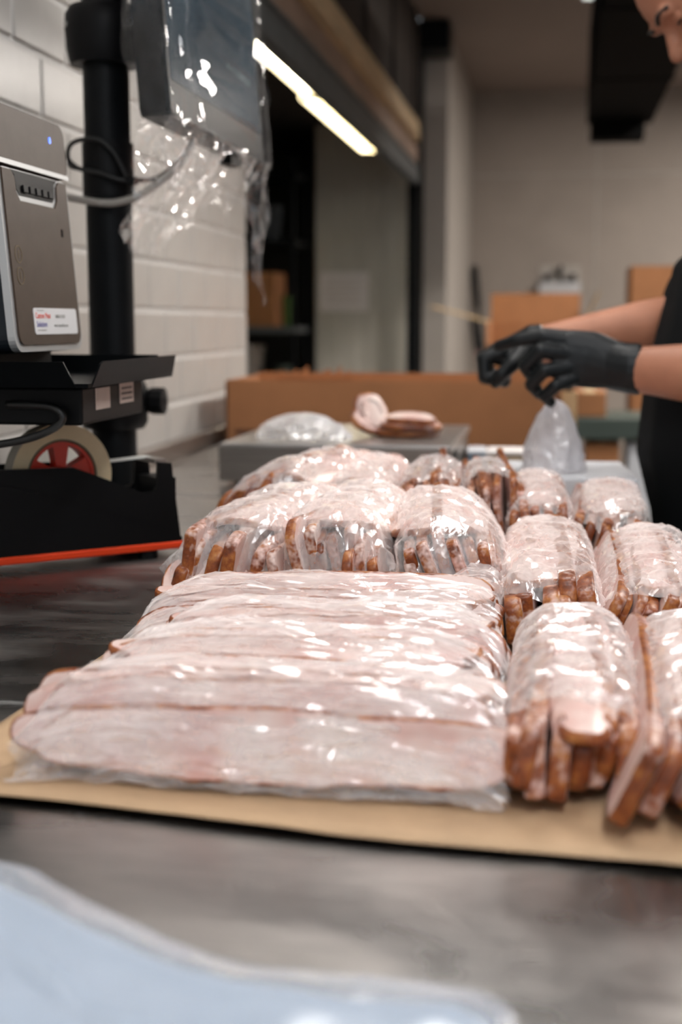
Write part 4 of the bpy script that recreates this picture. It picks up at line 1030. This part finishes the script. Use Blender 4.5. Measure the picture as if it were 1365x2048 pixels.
fd = Vector((-0.56, -0.20, -0.80)).normalized()         # where the face points
ud = (Vector((-0.80, 0, 0.57)) - fd * Vector((-0.80, 0, 0.57)).dot(fd)).normalized()
sd = fd.cross(ud)
HR = Matrix((fd, sd, ud)).transposed()                   # local x = face, y = side, z = crown
def hp(a, b_, c): return HC + fd * a + sd * b_ + ud * c
SHL, SHR = Vector((0.335, 1.945, 0.46)), Vector((0.315, 2.275, 0.46))
ELL, ELR = Vector((0.285, 1.905, 0.205)), Vector((0.225, 2.235, 0.285))
WRL, WRR = Vector((0.105, 1.98, 0.214)), Vector((-0.035, 2.115, 0.243))
arms = [[(SHL, 0.055), (ELL, 0.047), (ELL.lerp(WRL, 0.35), 0.0465), (WRL, 0.0320), (WRL + Vector((-0.02, 0, 0.003)), 0.024, (1, .8, 1)), (WRL + Vector((-0.06, 0, 0.010)), 0.020, (1, .7, 1))],
        [(SHR, 0.055), (ELR, 0.047), (ELR.lerp(WRR, 0.35), 0.045), (WRR, 0.030), (WRR + Vector((-0.04, 0, -0.004)), 0.022, (1, 1, .7))]]
core = [[(Vector((0.35, 2.12, -0.02)), 0.12, (1.0, 1.35, 1)), (Vector((0.33, 2.115, 0.15)), 0.115, (1.0, 1.25, 1)), (Vector((0.31, 2.11, 0.32)), 0.115, (0.95, 1.35, 1)), (Vector((0.325, 2.11, 0.44)), 0.085, (0.95, 1.9, 0.9))],
        [(Vector((0.33, 2.11, 0.50)), 0.062), (Vector((0.29, 2.105, 0.60)), 0.056), (HC + Vector((0.045, 0, -0.04)), 0.058)],
        [(Vector((0.36, 2.03, -0.06)), 0.085), (Vector((0.355, 2.02, -0.45)), 0.058), (Vector((0.37, 2.02, -0.82)), 0.042), (Vector((0.29, 2.01, -0.865)), 0.033)],
        [(Vector((0.36, 2.21, -0.06)), 0.085), (Vector((0.355, 2.22, -0.45)), 0.058), (Vector((0.37, 2.22, -0.82)), 0.042), (Vector((0.29, 2.23, -0.865)), 0.033)]]
face = [[(hp(0.078, 0, 0.016), 0.010), (hp(0.100, 0, -0.008), 0.010), (hp(0.108, 0, -0.020), 0.0125)],         # nose bridge to tip
        [(hp(0.098, 0.014, -0.024), 0.008), (hp(0.098, -0.014, -0.024), 0.008)],                                # nostrils
        [(hp(0.082, 0.035, 0.030), 0.010), (hp(0.086, 0, 0.026), 0.009), (hp(0.082, -0.035, 0.030), 0.010)],     # brow
        [(hp(0.089, 0.022, -0.052), 0.007), (hp(0.096, 0, -0.048), 0.0075), (hp(0.089, -0.022, -0.052), 0.007)], # upper lip
        [(hp(0.088, 0.018, -0.062), 0.007), (hp(0.094, 0, -0.061), 0.008), (hp(0.088, -0.018, -0.062), 0.007)]]
ells = [(hp(-0.008, 0, 0.030), (0.098, 0.077, 0.090), HR), (hp(0.035, 0, -0.035), (0.060, 0.060, 0.070), HR), (hp(0.068, 0, -0.082), (0.022, 0.026, 0.020), HR),
        (hp(0.055, 0.040, -0.015), (0.030, 0.025, 0.028), HR), (hp(0.055, -0.040, -0.015), (0.030, 0.025, 0.028), HR),
        (hp(-0.005, 0.078, 0.0), (0.018, 0.008, 0.032), HR), (hp(-0.005, -0.078, 0.0), (0.018, 0.008, 0.032), HR)]
body = blend_mesh('body', arms + core + face, ells, 0.0042, 'skin', pe, PO, 5, label='bare tanned forearms, neck and face')
for b_ in (0.031, -0.031):
    vv, ff = [], []; sphere(vv, ff, hp(0.071, b_, 0.010) - PO, 0.0115); MB().add(vv, ff).build('eyelid', 'skin', pe, smooth='all')
    MB().tube([hp(0.0785, b_ * 0.65, 0.003) - PO, hp(0.0825, b_ * 1.0, 0.004) - PO, hp(0.0745, b_ * 1.35, 0.003) - PO], 0.0016, 6).build('eyelashes', 'hair_dark', pe, smooth='all')
    MB().tube([hp(0.0935, b_ * 0.45, 0.028) - PO, hp(0.0915, b_ * 1.0, 0.034) - PO, hp(0.079, b_ * 1.5, 0.030) - PO], 0.0034, 6).build('eyebrow', 'hair_dark', pe, smooth='all')
# hair drawn back from the forehead
hair = [(hp(-0.030, 0, 0.050), (0.092, 0.084, 0.088), HR), (hp(-0.075, 0, 0.0), (0.050, 0.070, 0.080), HR), (hp(-0.115, 0, 0.06), (0.040, 0.040, 0.040), HR)]
blend_mesh('hair', [], hair, 0.005, 'hair_dark', pe, PO, 3, label='dark hair tied back')
# shirt with short loose sleeves
sh = [[(Vector((0.335, 2.115, 0.10)), 0.128, (1.0, 1.28, 1)), (Vector((0.315, 2.11, 0.30)), 0.134, (1.02, 1.32, 1)), (Vector((0.325, 2.11, 0.45)), 0.096, (1.0, 1.9, 0.9))],
      [(Vector((0.33, 2.11, 0.44)), 0.075, (1, 1.2, 1)), (Vector((0.325, 2.11, 0.535)), 0.068)],
      [(SHL, 0.075), (SHL.lerp(ELL, 0.62), 0.073), (SHL.lerp(ELL, 0.80), 0.075)], [(SHR, 0.075), (SHR.lerp(ELR, 0.62), 0.073), (SHR.lerp(ELR, 0.85), 0.078)]]
blend_mesh('shirt', sh, [], 0.007, 'black_cloth', pe, PO, 3, label='black short sleeved shirt')
# apron: bib and skirt in front, hanging past the table edge
ap = [[(Vector((0.310, 2.11, 0.36)), 0.146, (1.0, 0.95, 0.3)), (Vector((0.300, 2.10, 0.19)), 0.170, (1.03, 0.95, 0.3)), (Vector((0.292, 2.10, 0.09)), 0.172, (1.02, 1.0, 0.3)), (Vector((0.316, 2.10, 0.0)), 0.172, (1.02, 1.0, 0.3)), (Vector((0.325, 2.10, -0.08)), 0.172, (1.02, 1.0, 0.3)), (Vector((0.335, 2.11, -0.25)), 0.17, (1.0, 1.1, 0.3)), (Vector((0.34, 2.11, -0.50)), 0.18, (0.95, 1.15, 0.3))]]
blend_mesh('apron', ap, [], 0.008, 'black_cloth', pe, PO, 3, label='black apron')
tz = [[(Vector((0.36, 2.03, -0.10)), 0.10), (Vector((0.355, 2.02, -0.45)), 0.076), (Vector((0.37, 2.02, -0.80)), 0.066)], [(Vector((0.36, 2.21, -0.10)), 0.10), (Vector((0.355, 2.22, -0.45)), 0.076), (Vector((0.37, 2.22, -0.80)), 0.066)]]
blend_mesh('trousers', tz, [], 0.010, 'black_cloth', pe, PO, 2, label='black trousers')
for yy in (2.02, 2.22):
    blend_mesh('shoe', [[(Vector((0.385, yy, -0.855)), 0.042), (Vector((0.32, yy, -0.862)), 0.040), (Vector((0.26, yy, -0.868)), 0.034, (1.2, 1.1, 0.9))]], [], 0.007, 'black_plastic', pe, PO, 2)
# gloved hands: palm, cuff, four curled fingers and a thumb each
def V(*a): return Vector(a)
gl = [[(WRL + V(0.008, 0, 0), 0.0375, (0.25, 1.0, 1.0)), (WRL + V(-0.006, 0, 0.001), 0.0365, (0.6, 0.98, 1.0)), (V(0.075, 1.982, 0.220), 0.034, (1, 0.75, 1.05)), (V(0.045, 1.983, 0.227), 0.036, (1, 0.58, 1.15)), (V(0.018, 1.980, 0.229), 0.036, (0.8, 0.50, 1.15))],
      [(V(0.020, 1.980, 0.252), 0.0125), (V(-0.022, 1.972, 0.260), 0.0108), (V(-0.058, 1.978, 0.254), 0.0098), (V(-0.086, 1.992, 0.246), 0.0088)],      # index, reaching out
      [(V(0.014, 1.974, 0.236), 0.0122), (V(-0.026, 1.960, 0.240), 0.0110), (V(-0.047, 1.968, 0.218), 0.0102), (V(-0.036, 1.984, 0.200), 0.0090)],   # middle
      [(V(0.014, 1.972, 0.216), 0.0118), (V(-0.020, 1.957, 0.212), 0.0106), (V(-0.038, 1.965, 0.192), 0.0098), (V(-0.026, 1.980, 0.178), 0.0088)],   # ring
      [(V(0.020, 1.974, 0.200), 0.0108), (V(-0.004, 1.960, 0.190), 0.0096), (V(-0.018, 1.966, 0.175), 0.0088), (V(-0.010, 1.978, 0.166), 0.0080)],   # little
      [(V(0.062, 1.995, 0.240), 0.0165), (V(0.022, 2.012, 0.256), 0.0125), (V(-0.022, 2.014, 0.262), 0.0112), (V(-0.054, 2.006, 0.256), 0.0095)]]    # thumb
blend_mesh('glove', gl, [], 0.0021, 'glove_nitrile', pe, PO, 3, label='black nitrile glove on the near hand')
gr_ = [[(WRR + V(0.006, 0, 0), 0.035, (0.25, 1.0, 1.0)), (WRR + V(-0.008, 0, 0), 0.034, (0.6, 1.0, 1.0)), (V(-0.060, 2.112, 0.240), 0.033, (1, 0.95, 0.7)), (V(-0.085, 2.108, 0.233), 0.033, (0.8, 1.1, 0.6))]]
for k, (yy, ln) in enumerate(((2.076, 0.9), (2.097, 1.0), (2.118, 0.95), (2.137, 0.8))):
    gr_.append([(V(-0.085, yy, 0.235), 0.0118), (V(-0.085 - 0.030 * ln, yy - 0.004, 0.226), 0.0108), (V(-0.090 - 0.022 * ln, yy - 0.008, 0.226 - 0.030 * ln), 0.0100), (V(-0.080, yy - 0.008, 0.200 - 0.010 * ln), 0.0090)])
gr_.append([(V(-0.055, 2.085, 0.232), 0.0155), (V(-0.068, 2.062, 0.218), 0.0120), (V(-0.084, 2.054, 0.202), 0.0108), (V(-0.093, 2.060, 0.190), 0.0092)])
blend_mesh('glove', gr_, [], 0.0021, 'glove_nitrile', pe, PO, 3, label='black nitrile glove on the far hand')
